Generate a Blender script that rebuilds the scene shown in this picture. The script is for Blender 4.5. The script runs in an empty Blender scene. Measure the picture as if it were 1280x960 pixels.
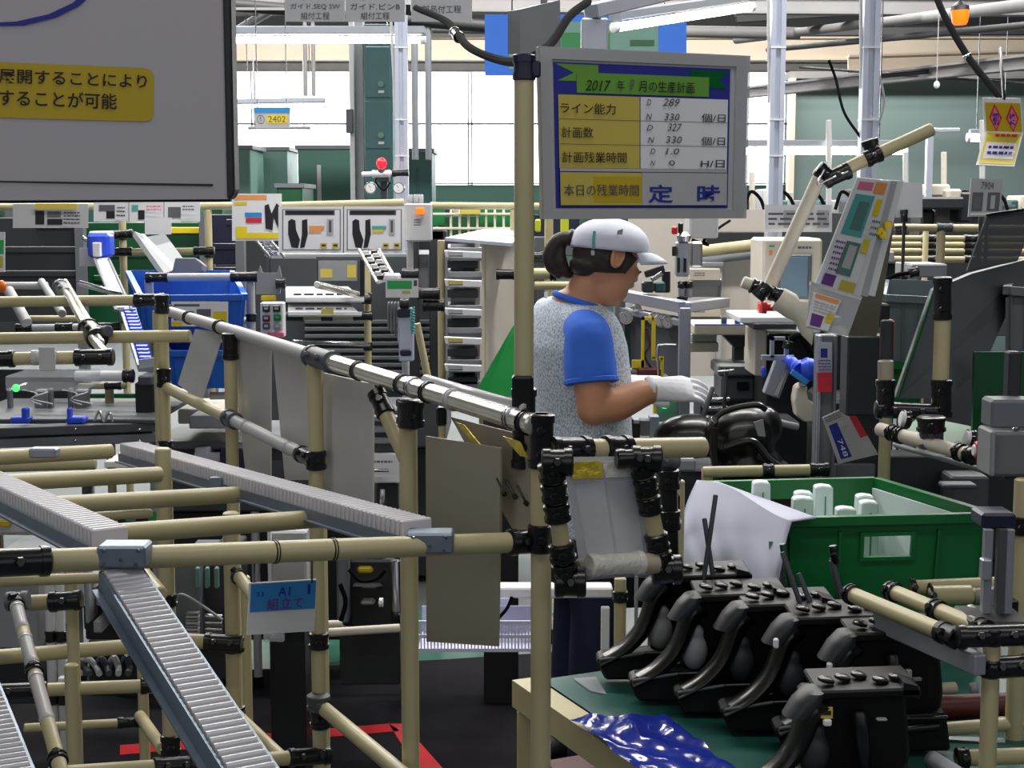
import bpy, bmesh, math, random
from mathutils import Vector as V, Matrix, Quaternion
R = random.Random(7)
SC = bpy.context.scene
COL = SC.collection
# ---------------------------------------------------------------- camera
FPX, HZ, CZ = 1900.0, 260.0, 1.60
PIT = math.atan((480 - HZ) / FPX)
cd = bpy.data.cameras.new('camera'); cam = bpy.data.objects.new('camera', cd); COL.objects.link(cam)
cam.location = (0, 0, CZ); cam.rotation_euler = (math.pi / 2 - PIT, 0, 0)
cd.sensor_fit = 'HORIZONTAL'; cd.sensor_width = 36.0; cd.lens = 36.0 * FPX / 1280; cd.clip_end = 200
SC.camera = cam
# ---------------------------------------------------------------- world, exposure
w = bpy.data.worlds.new('world'); SC.world = w; w.use_nodes = True
w.node_tree.nodes['Background'].inputs[0].default_value = (0.93, 0.95, 1.0, 1)
w.node_tree.nodes['Background'].inputs[1].default_value = 0.68
SC.view_settings.view_transform = 'Standard'; SC.view_settings.look = 'None'
SC.view_settings.exposure = 0.35; SC.view_settings.gamma = 1.0
SC.view_settings.use_curve_mapping = False
WINDOW_GLOW = 4.2
TUBE_GLOW = 26.0
def area(x, y, z, sx, sy, power, col=(1, .98, .94), rx=0.0):
    l = bpy.data.lights.new('overhead_area_light', 'AREA'); l.shape = 'RECTANGLE'; l.size = sx; l.size_y = sy
    l.energy = power; l.color = col
    o = bpy.data.objects.new('overhead_area_light', l); COL.objects.link(o); o.location = (x, y, z); o.rotation_euler = (rx, 0, 0)
for (x, y, z, sx, sy, pw) in ((0.4, 5.0, 4.2, 4.0, .2, 135), (-3.0, 7.0, 4.2, 3.0, .2, 170), (3.4, 7.0, 4.2, 3.0, .2, 150),
                              (0, 11, 4.6, 8, .3, 480), (0, 1.0, 4.4, 5, .2, 42), (0, 16, 4.8, 10, .3, 620)):  # the lamp nearest the camera is an unseen fill added to brighten upper boards
    area(x, y, z, sx, sy, pw)
# ---------------------------------------------------------------- materials
def lin(c):
    return c / 12.92 if c <= .04045 else ((c + .055) / 1.055) ** 2.4
MAT = {}
def mat(name, rgb, rough=.5, metal=0.0, var=.06, scale=9.0, bump=0.0, spec=.5, emit=None, trans=0.0, coat=0.0):
    m = bpy.data.materials.new(name); m.use_nodes = True; nt = m.node_tree; b = nt.nodes['Principled BSDF']
    c = [lin(v / 255) for v in rgb]
    b.inputs['Base Color'].default_value = (*c, 1)
    b.inputs['Roughness'].default_value = rough; b.inputs['Metallic'].default_value = metal
    b.inputs['Specular IOR Level'].default_value = spec; b.inputs['Coat Weight'].default_value = coat
    if emit:
        b.inputs['Emission Color'].default_value = (*c, 1); b.inputs['Emission Strength'].default_value = emit
    if var or bump:
        tc = nt.nodes.new('ShaderNodeTexCoord'); n = nt.nodes.new('ShaderNodeTexNoise'); n.inputs['Scale'].default_value = scale
        n.inputs['Detail'].default_value = 4
        nt.links.new(tc.outputs['Object'], n.inputs['Vector'])
        if var:
            mx = nt.nodes.new('ShaderNodeMix'); mx.data_type = 'RGBA'
            mx.inputs[6].default_value = (*[v * (1 - var * 2) for v in c], 1); mx.inputs[7].default_value = (*[min(1, v * (1 + var * 2)) for v in c], 1)
            nt.links.new(n.outputs['Fac'], mx.inputs[0]); nt.links.new(mx.outputs[2], b.inputs['Base Color'])
        if bump:
            bp = nt.nodes.new('ShaderNodeBump'); bp.inputs['Strength'].default_value = bump; bp.inputs['Distance'].default_value = .004
            nt.links.new(n.outputs['Fac'], bp.inputs['Height']); nt.links.new(bp.outputs['Normal'], b.inputs['Normal'])
    if trans:
        t = nt.nodes.new('ShaderNodeBsdfTransparent'); t.inputs[0].default_value = (*[.5 + .5 * v for v in c], 1)
        mx = nt.nodes.new('ShaderNodeMixShader'); mx.inputs[0].default_value = trans
        out = nt.nodes['Material Output']
        nt.links.new(b.outputs[0], mx.inputs[1]); nt.links.new(t.outputs[0], mx.inputs[2]); nt.links.new(mx.outputs[0], out.inputs[0])
    MAT[name] = m
    return m
mat('beige', (188, 178, 138), .38, var=.05, scale=14)
mat('beige_old', (176, 166, 126), .42, var=.08, scale=10)
mat('black', (20, 20, 24), .28, var=.2, scale=30)
mat('black_gloss', (10, 10, 12), .3, var=.1, coat=.12)
mat('black_part', (9, 9, 11), .5, var=.15, spec=.3)
mat('black_soft', (26, 26, 29), .55, var=.15, bump=.2, scale=60)
mat('cable', (18, 18, 20), .9, var=.05, spec=.05)
mat('olive_dark', (98, 94, 80), .5)
mat('navy_plastic', (28, 32, 58), .35)
mat('steel', (190, 190, 195), .22, 1.0, var=.05)
mat('chrome', (226, 222, 212), .24, .7, var=.03)
mat('alu', (158, 162, 172), .4, .5, var=.04)
mat('alu_pale', (200, 206, 222), .35, .35, var=.03)
mat('galv', (122, 134, 148), .42, .45, var=.08, scale=40)
mat('roller', (200, 197, 202), .35, var=.04)
mat('roller_metal', (176, 176, 182), .3, .1, var=.04)
mat('white', (232, 232, 234), .5, var=.02)
mat('white_gloss', (236, 236, 240), .2, var=.02)
mat('paper', (236, 236, 240), .7, var=.02)
mat('board_grey', (188, 184, 190), .45, var=.03, scale=2)
mat('grey', (140, 142, 146), .5, var=.04)
mat('grey_dark', (72, 76, 82), .5, var=.08)
mat('grey_mid', (104, 108, 114), .5, var=.06)
mat('charcoal', (44, 46, 50), .5, var=.1)
mat('grey_light', (186, 186, 188), .5, var=.04)
mat('cream', (216, 208, 192), .5, var=.03)
mat('cream_panel', (206, 198, 188), .5, var=.03)
mat('taupe', (168, 158, 140), .4, var=.05, scale=3)
mat('green', (14, 108, 52), .38, var=.06)
mat('green_deep', (10, 74, 42), .4, var=.06)
mat('green_tarp', (14, 100, 44), .8, spec=.1, var=.06)
mat('green_table', (34, 84, 76), .3, var=.08)
mat('green_floor', (46, 98, 82), .35, var=.15, scale=3)
mat('teal', (44, 88, 88), .5, var=.04)
mat('teal_pale', (92, 130, 120), .5, var=.06)
mat('blue_crate', (24, 96, 196), .38, var=.05)
mat('blue', (44, 96, 214), .35, var=.05)
mat('blue_vivid', (48, 84, 226), .35, var=.05)
mat('sign_blue', (50, 140, 214), .4, var=.02)
mat('print_blue', (38, 44, 150), .5, var=0)
mat('print_black', (28, 26, 32), .6, var=0)
mat('print_grey', (96, 96, 104), .6, var=0)
mat('print_pen', (90, 86, 92), .6, var=0)
mat('print_red', (206, 44, 64), .5, var=0)
mat('print_pink', (226, 120, 150), .5, var=0)
mat('print_purple', (110, 60, 140), .5, var=0)
mat('print_green', (52, 176, 96), .5, var=0)
mat('print_teal', (90, 170, 168), .5, var=0)
mat('print_orange', (240, 160, 90), .5, var=0)
mat('print_yellow', (226, 208, 70), .5, var=0)
mat('banner_green', (110, 168, 60), .5, var=.15, scale=3)
mat('label_yellow', (198, 170, 26), .45, var=.04)
mat('label_olive', (206, 186, 84), .45, var=.03)
mat('yellow', (232, 206, 30), .4, var=.04)
mat('yellow_lime', (214, 226, 40), .4, var=.04)
mat('gold', (214, 186, 60), .3, .4, var=.3, scale=60, bump=.8)
mat('red', (200, 24, 36), .35, var=.04)
mat('red_tape', (214, 34, 44), .5, var=.06)
mat('red_dark', (84, 28, 26), .45, var=.1)
mat('orange', (226, 110, 20), .4, var=.04)
mat('skin', (204, 146, 112), .5, var=.04, scale=20)
mat('lips', (150, 84, 74), .5, var=0)
mat('hair', (46, 32, 31), .5, var=.25, scale=80, bump=.5)
mat('shirt', (56, 112, 226), .8, var=.05, scale=14, bump=.5)
mat('denim', (30, 38, 66), .85, var=.2, scale=14, bump=.3)
mat('glove', (232, 232, 238), .8, var=.03, scale=60, bump=.3)
mat('cap', (214, 218, 232), .75, var=.05, scale=20)
mat('foam', (222, 236, 234), .6, var=.02)
mat('mat_black', (26, 24, 29), .9, spec=.15, var=.15, scale=5, bump=.1)
mat('floor', (78, 84, 84), .4, var=.2, scale=2)
mat('wall', (196, 198, 196), .7, var=.04, scale=1)
mat('wall_teal', (108, 126, 124), .6, var=.05, scale=1)
mat('wall_green', (62, 104, 92), .6, var=.08, scale=1)
mat('ceiling', (40, 40, 42), .7, var=.2, scale=1)
mat('beam_cream', (222, 206, 186), .6, var=.06, scale=2)
mat('beam_dark', (38, 38, 40), .6, var=.2, scale=3)
mat('beam_grey', (120, 118, 118), .6, var=.1, scale=3)
mat('blue_film', (26, 44, 140), .12, var=.3, scale=7, bump=.9)
mat('cloth', (184, 186, 204), .7, var=.04, scale=4, bump=.3)
mat('clear', (226, 228, 232), .06, trans=.72, var=0)
mat('clear_matte', (206, 206, 210), .25, trans=.35, var=0)
mat('clear_dark', (96, 98, 102), .1, trans=.35, var=0)
mat('sheet_grey', (198, 195, 193), .4, 0.0, var=.08, scale=2)
mat('sheet_beige', (150, 142, 124), .35, var=.06, scale=2, trans=.08)
mat('bubble', (236, 234, 226), .1, trans=.3, var=.1, scale=90, bump=1.0)
mat('crate_grey', (112, 124, 130), .3, trans=.15, var=.04)
mat('tube_lit', (255, 252, 232), .5, var=0, emit=TUBE_GLOW)
mat('tube_soft', (255, 254, 244), .5, var=0, emit=5)
mat('lamp_red', (255, 20, 30), .3, var=0, emit=3)
mat('lamp_orange', (255, 110, 20), .3, var=0, emit=.9)
mat('lamp_green', (20, 220, 90), .3, var=0, emit=2)
mat('screen', (96, 116, 130), .12, var=.04, emit=.25)
# window panes: frosted daylight, also the glow put on the curtain strips
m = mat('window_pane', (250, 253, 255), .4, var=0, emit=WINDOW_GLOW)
# vest weave
m = bpy.data.materials.new('knit'); m.use_nodes = True; MAT['knit'] = m
nt = m.node_tree; b = nt.nodes['Principled BSDF']; b.inputs['Roughness'].default_value = .85
tc = nt.nodes.new('ShaderNodeTexCoord'); vo = nt.nodes.new('ShaderNodeTexVoronoi'); vo.inputs['Scale'].default_value = 230
mp = nt.nodes.new('ShaderNodeMapping'); mp.inputs['Scale'].default_value = (1, 1, .62)
rp = nt.nodes.new('ShaderNodeValToRGB'); rp.color_ramp.elements[0].position = .3; rp.color_ramp.elements[0].color = (.80, .86, .92, 1)
rp.color_ramp.elements[1].position = .8; rp.color_ramp.elements[1].color = (.34, .44, .56, 1)
nt.links.new(tc.outputs['Object'], mp.inputs[0]); nt.links.new(mp.outputs[0], vo.inputs['Vector']); nt.links.new(vo.outputs['Distance'], rp.inputs[0])
nt.links.new(rp.outputs[0], b.inputs['Base Color'])
# ---------------------------------------------------------------- helpers
_cp, _sp = math.cos(PIT), math.sin(PIT)
def W(x, y, Y):
    """point on the world plane Y that the photograph shows at pixel x, y"""
    u = (x - 640) / FPX; v = (480 - y) / FPX
    dy = _cp + v * _sp; dz = -_sp + v * _cp
    t = Y / dy
    return V((u * t, Y, CZ + dz * t))
def WZ(x, y, z):
    v = (480 - y) / FPX
    return W(x, y, (z - CZ) * (_cp + v * _sp) / (-_sp + v * _cp))
ORG = {}
def link(name, me, m, par=None, smooth=False):
    if len(me.vertices):
        lo = V([min(v.co[i] for v in me.vertices) for i in range(3)]); hi = V([max(v.co[i] for v in me.vertices) for i in range(3)])
        c = (lo + hi) / 2
    else: c = V((0, 0, 0))
    me.transform(Matrix.Translation(-c))
    for mm in (m if isinstance(m, (list, tuple)) else [m]): me.materials.append(MAT[mm])
    if smooth:
        for p in me.polygons: p.use_smooth = True
    o = bpy.data.objects.new(name, me); COL.objects.link(o); o.location = c; ORG[o] = c.copy()
    if par: o.parent = par
    return o
def obj(name, bm, m, par=None, smooth=False, auto=True):
    me = bpy.data.meshes.new(name)
    if auto:
        bmesh.ops.recalc_face_normals(bm, faces=bm.faces)
    bm.to_mesh(me); bm.free()
    o = link(name, me, m, par, smooth)
    if smooth:
        try: me.set_sharp_from_angle(angle=math.radians(40))
        except Exception: pass
    return o
def again(o, loc, par=None, rot=None):
    c = o.copy(); COL.objects.link(c); c.parent = par; ORG[c] = V(loc); c.location = loc
    if rot is not None: c.rotation_euler = rot
    return c
def tag(o, label, cat, group=None):
    o['label'] = label; o['category'] = cat
    if group: o['group'] = group
    return o
ROOTS = []
def T(name, label, cat, group=None):
    o = bpy.data.objects.new(name, None); COL.objects.link(o); ORG[o] = V((0, 0, 0)); ROOTS.append(o)
    o.empty_display_size = .05
    return tag(o, label, cat, group)
def finalize():
    for r in ROOTS:
        pts = []
        for c in r.children_recursive:
            if c.type == 'MESH':
                rot = c.rotation_euler.to_matrix()
                pts += [ORG[c] + rot @ V(p) for p in c.bound_box]
        if pts:
            lo = [min(p[i] for p in pts) for i in range(3)]; hi = [max(p[i] for p in pts) for i in range(3)]
            ORG[r] = V(((lo[0] + hi[0]) / 2, (lo[1] + hi[1]) / 2, lo[2]))
    for o, c in ORG.items():
        if o.parent:
            q = ORG[o.parent]; d = c - q
            pr = o.parent.rotation_euler
            if any(abs(a) > 1e-6 for a in pr): d = pr.to_matrix().inverted() @ d
            o.location = d
        else: o.location = c
def frame(d):
    d = d.normalized(); up = V((0, 0, 1)) if abs(d.z) < .95 else V((1, 0, 0))
    s = d.cross(up).normalized(); return s, s.cross(d).normalized(), d
def add_lathe(bm, a, b, prof, seg=12, caps=True, turn=0):
    """rings of radius r at parameter t (0..1 along a->b)"""
    s, u, d = frame(b - a); rings = []
    for t, r in prof:
        c = a + (b - a) * t
        rings.append([bm.verts.new(c + (s * math.cos(k * 2 * math.pi / seg + turn) + u * math.sin(k * 2 * math.pi / seg + turn)) * r) for k in range(seg)])
    for i in range(len(rings) - 1):
        for k in range(seg):
            bm.faces.new((rings[i][k], rings[i][(k + 1) % seg], rings[i + 1][(k + 1) % seg], rings[i + 1][k]))
    if caps:
        bm.faces.new(rings[0]); bm.faces.new(rings[-1])
    return bm
def add_tube(bm, pts, r, seg=8):
    pts = [V(p) for p in pts]; rings = []
    n = len(pts); ref = None
    for i, p in enumerate(pts):
        d = (pts[min(i + 1, n - 1)] - pts[max(i - 1, 0)]).normalized()
        if ref is None: s = frame(d)[0]
        else: s = (ref - d * ref.dot(d)).normalized()
        ref = s; u = s.cross(d)
        rr = r[i] if isinstance(r, (list, tuple)) else r
        rings.append([bm.verts.new(p + (s * math.cos(k * 2 * math.pi / seg) + u * math.sin(k * 2 * math.pi / seg)) * rr) for k in range(seg)])
    for i in range(n - 1):
        for k in range(seg):
            bm.faces.new((rings[i][k], rings[i][(k + 1) % seg], rings[i + 1][(k + 1) % seg], rings[i + 1][k]))
    bm.faces.new(rings[0]); bm.faces.new(rings[-1])
    return bm
def spline(pts, n=8):
    pts = [V(p) for p in pts]; out = []
    P = [pts[0] * 2 - pts[1]] + pts + [pts[-1] * 2 - pts[-2]]
    for i in range(1, len(P) - 2):
        for k in range(n):
            t = k / n
            out.append(.5 * ((2 * P[i]) + (P[i + 1] - P[i - 1]) * t + (2 * P[i - 1] - 5 * P[i] + 4 * P[i + 1] - P[i + 2]) * t * t + (3 * P[i] - P[i - 1] - 3 * P[i + 1] + P[i + 2]) * t ** 3))
    out.append(pts[-1]); return out
def add_box(bm, c, s, rot=None, bev=0.0, seg=1):
    g = bmesh.ops.create_cube(bm, size=1)['verts']
    M = Matrix.Translation(V(c)) @ (rot.to_4x4() if rot is not None else Matrix.Identity(4)) @ Matrix.Diagonal((*s, 1))
    bmesh.ops.transform(bm, matrix=M, verts=g)
    if bev:
        es = list({e for v in g for e in v.link_edges})
        bmesh.ops.bevel(bm, geom=es, offset=bev, segments=seg, affect='EDGES', profile=.6)
    return bm
def rz(a): return Matrix.Rotation(math.radians(a), 3, 'Z')
def box(par, name, m, c, s, rot=None, bev=.002, seg=1, smooth=False):
    bm = bmesh.new(); add_box(bm, c, s, rot, bev, seg); return obj(name, bm, m, par, smooth)
def add_prism(bm, pts, vec):
    a = [bm.verts.new(V(p)) for p in pts]; b = [bm.verts.new(V(p) + V(vec)) for p in pts]; n = len(a)
    bm.faces.new(a); bm.faces.new(list(reversed(b)))
    for i in range(n): bm.faces.new((a[i], a[(i + 1) % n], b[(i + 1) % n], b[i]))
    return bm
def prism(par, name, m, pts, vec, bev=0.0):
    bm = bmesh.new(); add_prism(bm, pts, vec)
    if bev: bmesh.ops.bevel(bm, geom=bm.edges[:], offset=bev, segments=1, affect='EDGES')
    return obj(name, bm, m, par)
def pipe(par, a, b, r=.014, m='beige', name='pipe', seg=14):
    L = (b - a).length; e = min(.25, .0025 / max(L, .005))
    bm = add_lathe(bmesh.new(), a, b, [(0, r * .8), (e, r), (1 - e, r), (1, r * .8)], seg)
    return obj(name, bm, m, par, True)
def joint(par, a, b, r=.0185, m='black', name='joint', bolt=True):
    L = (b - a).length; e = min(.2, .004 / L); f = min(.3, .012 / L)
    bm = add_lathe(bmesh.new(), a, b, [(0, r * .86), (e * .5, r), (f, r), (f, r * .9), (1 - f, r * .9), (1 - f, r), (1 - e * .5, r), (1, r * .86)], 14)
    if bolt:
        s, u, d = frame(b - a); c = (a + b) / 2
        for t in (.5,) if L < .06 else (.28, .72):
            q = a + (b - a) * t
            n = (V((0, 0, CZ)) - q); n = (n - d * n.dot(d)).normalized()
            add_lathe(bm, q + n * r * .7, q + n * r * 1.25, [(0, .0065), (.8, .0065), (1, .005)], 6)
    return obj(name, bm, m, par, True)
def seg(a, b, t0, t1): return a + (b - a) * t0, a + (b - a) * t1
def run(par, a, b, r=.014, m='beige', js=(), jm='black', name='pipe', jr=1.32):
    """a pipe a->b and joints at (t0,t1) along it"""
    o = pipe(par, a, b, r, m, name)
    for t0, t1 in js: joint(par, *seg(a, b, t0, t1), r * jr, jm)
    return o
def post(par, x, yref, Y, ytop, r=.014, m='beige', zb=0.0, js=(), foot=True):
    """vertical pipe at pixel column x (read at row yref) on plane Y; js are pixel rows (y0,y1) of joints"""
    p = W(x, yref, Y); zt = W(x, ytop, Y).z
    o = pipe(par, V((p.x, Y, zb)), V((p.x, Y, zt)), r, m)
    for y0, y1 in js: joint(par, V((p.x, Y, W(x, y1, Y).z)), V((p.x, Y, W(x, y0, Y).z)), r * 1.32)
    if foot and zb == 0:
        bm = add_lathe(bmesh.new(), V((p.x, Y, 0)), V((p.x, Y, .05)), [(0, r * 2.2), (.15, r * 2.2), (.2, r * 1.3), (1, r * 1.3)], 12)
        obj('foot', bm, 'black', par, True)
    return o
def flat(Q):
    """four corners made coplanar: the third corner slides along its sight line"""
    Q = [V(p) for p in Q]; n = (Q[1] - Q[0]).cross(Q[3] - Q[0]); e = V((0, 0, CZ)); d = Q[2] - e
    if abs(n.dot(d)) > .15 * n.length * d.length:
        t = n.dot(Q[0] - e) / n.dot(d)
        if .9 < t < 1.1: Q[2] = e + d * t
    return Q
def slab(par, name, m, q, th=.003, bev=0.0):
    q = flat(q); n = (q[1] - q[0]).cross(q[3] - q[0]).normalized()
    if n.dot(V((0, 0, CZ)) - q[0]) > 0: n = -n
    return prism(par, name, m, q, n * th, bev)
def pq(x0, y0, x1, y1, Y, Y1=None):
    Y1 = Y if Y1 is None else Y1
    return [W(x0, y0, Y), W(x1, y0, Y1), W(x1, y1, Y1), W(x0, y1, Y)]
def bil(Q, u, v):
    return (Q[0] * (1 - u) + Q[1] * u) * (1 - v) + (Q[3] * (1 - u) + Q[2] * u) * v
def nrm(Q):
    n = (Q[1] - Q[0]).cross(Q[3] - Q[0]).normalized()
    return n if n.dot(V((0, 0, CZ)) - Q[0]) > 0 else -n
def prints(par, Q, items, name='print', lift=.0008):
    """flat printed patches: items = [(u0,v0,u1,v1,mat) or ([(u,v)..],mat)]"""
    Q = flat(Q); n = nrm(Q); bm = bmesh.new(); ms = []
    for k, it in enumerate(items):
        if len(it) == 5: uv = [(it[0], it[1]), (it[2], it[1]), (it[2], it[3]), (it[0], it[3])]; mm = it[4]
        else: uv, mm = it
        if mm not in ms: ms.append(mm)
        f = bm.faces.new([bm.verts.new(bil(Q, u, v) + n * lift * (1 + .35 * k)) for u, v in uv]); f.material_index = ms.index(mm)
        f.normal_update()
        if f.normal.dot(n) < 0: f.normal_flip()
    return obj(name, bm, ms, par, auto=False)
def lettering(par, s, Q, u0, v0, u1, v1, m='print_black', lift=.0022, bold=0.0, shear=0.0, name='lettering'):
    Q = flat(Q); c = bpy.data.curves.new('t', 'FONT'); c.body = s; c.resolution_u = 2; c.offset = bold; c.shear = shear
    t = bpy.data.objects.new('t', c); COL.objects.link(t)
    dg = bpy.context.evaluated_depsgraph_get(); me = bpy.data.meshes.new_from_object(t.evaluated_get(dg))
    bpy.data.objects.remove(t); bpy.data.curves.remove(c)
    if not len(me.vertices): print('EMPTY TEXT', s); return None
    xs = [v.co.x for v in me.vertices]; ys = [v.co.y for v in me.vertices]
    a, b, c0, d = min(xs), max(xs), min(ys), max(ys); n = nrm(Q)
    for v in me.vertices:
        fu = (v.co.x - a) / max(b - a, 1e-6); fv = (d - v.co.y) / max(d - c0, 1e-6)
        v.co = bil(Q, u0 + (u1 - u0) * fu, v0 + (v1 - v0) * fv) + n * lift
    me.update()
    return link(name, me, m, par)
def pbox(par, name, m, x0, y0, x1, y1, Y, dep, bev=.003, yaw=0):
    """box whose front face (plane Y) covers the pixel rectangle; depth goes away from the viewer"""
    a = W(x0, y0, Y); b = W(x1, y1, Y); c = (a + b) / 2; s = (b.x - a.x, dep, a.z - b.z)
    rot = rz(yaw); cc = V((c.x, Y, c.z)) + rot @ V((0, dep / 2, 0))
    return box(par, name, m, cc, s, rot, bev)
def hose(par, pts, r, m='cable', name='hose'):
    return obj(name, add_tube(bmesh.new(), spline(pts, 6), r, 8), m, par, True)
def struct(o): o['kind'] = 'structure'; return o
def fuse(par, name, m, bm, vox=.006, smooth=6, fac=.6):
    """melt overlapping closed pieces into one continuous surface"""
    me = bpy.data.meshes.new(name); bmesh.ops.recalc_face_normals(bm, faces=bm.faces); bm.to_mesh(me); bm.free()
    o = bpy.data.objects.new('t', me); COL.objects.link(o)
    r = o.modifiers.new('r', 'REMESH'); r.mode = 'VOXEL'; r.voxel_size = vox; r.use_smooth_shade = True
    if smooth:
        s = o.modifiers.new('s', 'SMOOTH'); s.iterations = smooth; s.factor = fac
    dg = bpy.context.evaluated_depsgraph_get(); me2 = bpy.data.meshes.new_from_object(o.evaluated_get(dg))
    bpy.data.objects.remove(o)
    return link(name, me2, m, par, True)
def add_loft(bm, rings, seg=20):
    """rings: (centre, half-axis A vector, half-axis B vector)"""
    rr = []
    for c, A, B in rings:
        c, A, B = V(c), V(A), V(B)
        rr.append([bm.verts.new(c + A * math.cos(k * 2 * math.pi / seg) + B * math.sin(k * 2 * math.pi / seg)) for k in range(seg)])
    for i in range(len(rr) - 1):
        for k in range(seg): bm.faces.new((rr[i][k], rr[i][(k + 1) % seg], rr[i + 1][(k + 1) % seg], rr[i + 1][k]))
    bm.faces.new(rr[0]); bm.faces.new(rr[-1]); return bm
def add_ell(bm, c, A, B, C_, u=16, v=10):
    g = bmesh.ops.create_uvsphere(bm, u_segments=u, v_segments=v, radius=1)['verts']
    M = Matrix((V(A), V(B), V(C_))).transposed()
    for q in g: q.co = V(c) + M @ q.co
    return bm
# ================================================================ the hall
def plane_box(name, m, lo, hi):
    lo, hi = V(lo), V(hi)
    return struct(box(None, name, m, (lo + hi) / 2, hi - lo, None, 0))
YB = 22.0
plane_box('floor', 'floor', (-13, -4, -.1), (15, YB + .2, 0))
plane_box('ceiling', 'ceiling', (-13, -4, 5.6), (15, YB + .2, 5.75))
plane_box('wall_left', 'wall', (-13.2, -4, 0), (-13, YB, 5.6))
plane_box('wall_right', 'wall_teal', (15, -4, 0), (15.2, YB, 5.6))
plane_box('front_light_block', 'grey_dark', (-13, -4.2, 0), (15, -4, 2.3))  # unseen low blocker added behind the camera to keep light off low surfaces
zt, zb = W(640, 86, YB).z, W(640, 231, YB).z
plane_box('wall_back', 'wall_green', (-13, YB, 0), (15, YB + .2, zb))
plane_box('wall_back_upper', 'beam_cream', (-13, YB, zt), (15, YB + .2, 5.6))
xe = W(985, 150, YB).x
plane_box('wall_back_right', 'wall_teal', (xe, YB, zb), (15, YB + .2, zt))
# window band: frames and panes
xw = -13.0; k = 1
while xw < xe - .1:
    x1 = min(xw + 1.55, xe)
    wn = bpy.data.objects.new('window_%d' % k, None); COL.objects.link(wn); ORG[wn] = V((0, 0, 0)); ROOTS.append(wn); struct(wn)
    for j in range(2):
        z0 = zb + (zt - zb) * (0, .54)[j]; z1 = zb + (zt - zb) * (.52, 1)[j]
        box(wn, 'pane', 'window_pane', ((xw + x1) / 2, YB + .10, (z0 + z1) / 2), (x1 - xw - .02, .02, z1 - z0 - .0), None, 0)
    bm = bmesh.new()
    for xx in (xw + .025, x1 - .025): add_box(bm, (xx, YB + .06, (zb + zt) / 2), (.022, .03, zt - zb))
    for zz in (zb + .02, zb + (zt - zb) * .53, zt - .02): add_box(bm, ((xw + x1) / 2, YB + .06, zz), (x1 - xw, .03, .022))
    obj('window_frame', bm, 'white', wn)
    xw = x1; k += 1
# a grey-green partition block on the right of the hall, with ledge
pt = plane_box('wall_partition', 'wall_teal', (W(990, 150, 17).x, 17, 0), (15, 17.15, W(1000, 99, 17).z))
plane_box('trim_1', 'beam_grey', (W(985, 150, 17).x, 16.9, W(1000, 99, 17).z), (15, 17.25, W(1000, 90, 17).z))
plane_box('trim_2', 'beam_cream', (W(985, 100, 17).x, 16.85, 0), (W(992, 100, 17).x, 17.0, W(1000, 99, 17).z))
# dark work mat and red tape on the floor
bm = bmesh.new()
def fp(x, y, z=.0): return WZ(x, y, z)
MATZ = .012
prism(None, 'floor_mat_base', 'mat_black', [fp(-700, 1200), fp(-260, 836), fp(300, 842), fp(560, 828), fp(880, 806), fp(1700, 800), fp(1500, 1200)], (0, 0, MATZ))
o = bpy.data.objects['floor_mat_base']; o.name = 'floor_mat'; tag(o, 'black anti-fatigue rubber matting covering the floor below the racks', 'mat')
tp = T('floor_tape', 'bright red tape line turning a corner on the black matting', 'tape')
def tape(pts, mt='red_tape'):
    bm = bmesh.new(); add_prism(bm, [fp(x, y, MATZ) for x, y in pts], (0, 0, .0015)); obj('strip', bm, mt, tp)
tape([(150, 932), (486, 905), (500, 914), (150, 944)])
tape([(486, 905), (504, 905), (566, 975), (530, 975)])
gf = prism(None, 'painted_walkway', 'green_floor', [fp(100, 838), fp(-60, 770), fp(700, 760), fp(622, 826), fp(300, 841)], (0, 0, .003))
struct(gf); gf.name = 'floor_walkway'
# ------------------------------------------------ overhead steel and ducts
def beam(name, label, m, x0, y0, Y0, x1, y1, Y1, h, dpt=.12, cat='beam', fl=True, grp=None):
    t = T(name, label, cat, grp); a = W(x0, y0, Y0); b = W(x1, y1, Y1); d = (b - a); L = d.length
    q = d.to_track_quat('X', 'Z').to_matrix()
    c = (a + b) / 2
    box(t, 'web', m, c, (L, dpt * .3, h), q, 0)
    if fl:
        for s in (-1, 1): box(t, 'flange', m, c + q @ V((0, 0, s * h / 2)), (L, dpt, .02), q, 0)
    return t
beam('roof_beam', 'cream painted roof beam level across the windows and right bay', 'beam_cream', -100, 61, 19, 1400, 61, 19, .26)
beam('roof_beam', 'grey lower ledge beam above the window band', 'beam_grey', -100, 82, 20, 1400, 84, 20, .12)
beam('roof_beam', 'pale sloping duct rail running from centre to upper right', 'beam_grey', 930, 116, 16.4, 1500, 54, 10, .09)
beam('roof_beam', 'cream sloping beam under the dark roof at right', 'beam_cream', 1060, 80, 15, 1500, 66, 15, .14)
for i, (y0, y1, Y) in enumerate(((28, 20, 15), (40, 32, 17), (8, -2, 13), (-4, 6, 12))):
    beam('roof_beam', ('dark roof purlin lowest above the cream beam', 'dark roof purlin just over the cream beam at rear',
                       'dark roof purlin near the top edge of the photo', 'grey roof purlin at the very top edge')[i], 'beam_dark' if i < 3 else 'beam_grey', -150, y0, Y, 1450, y1, Y, .16)
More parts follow.
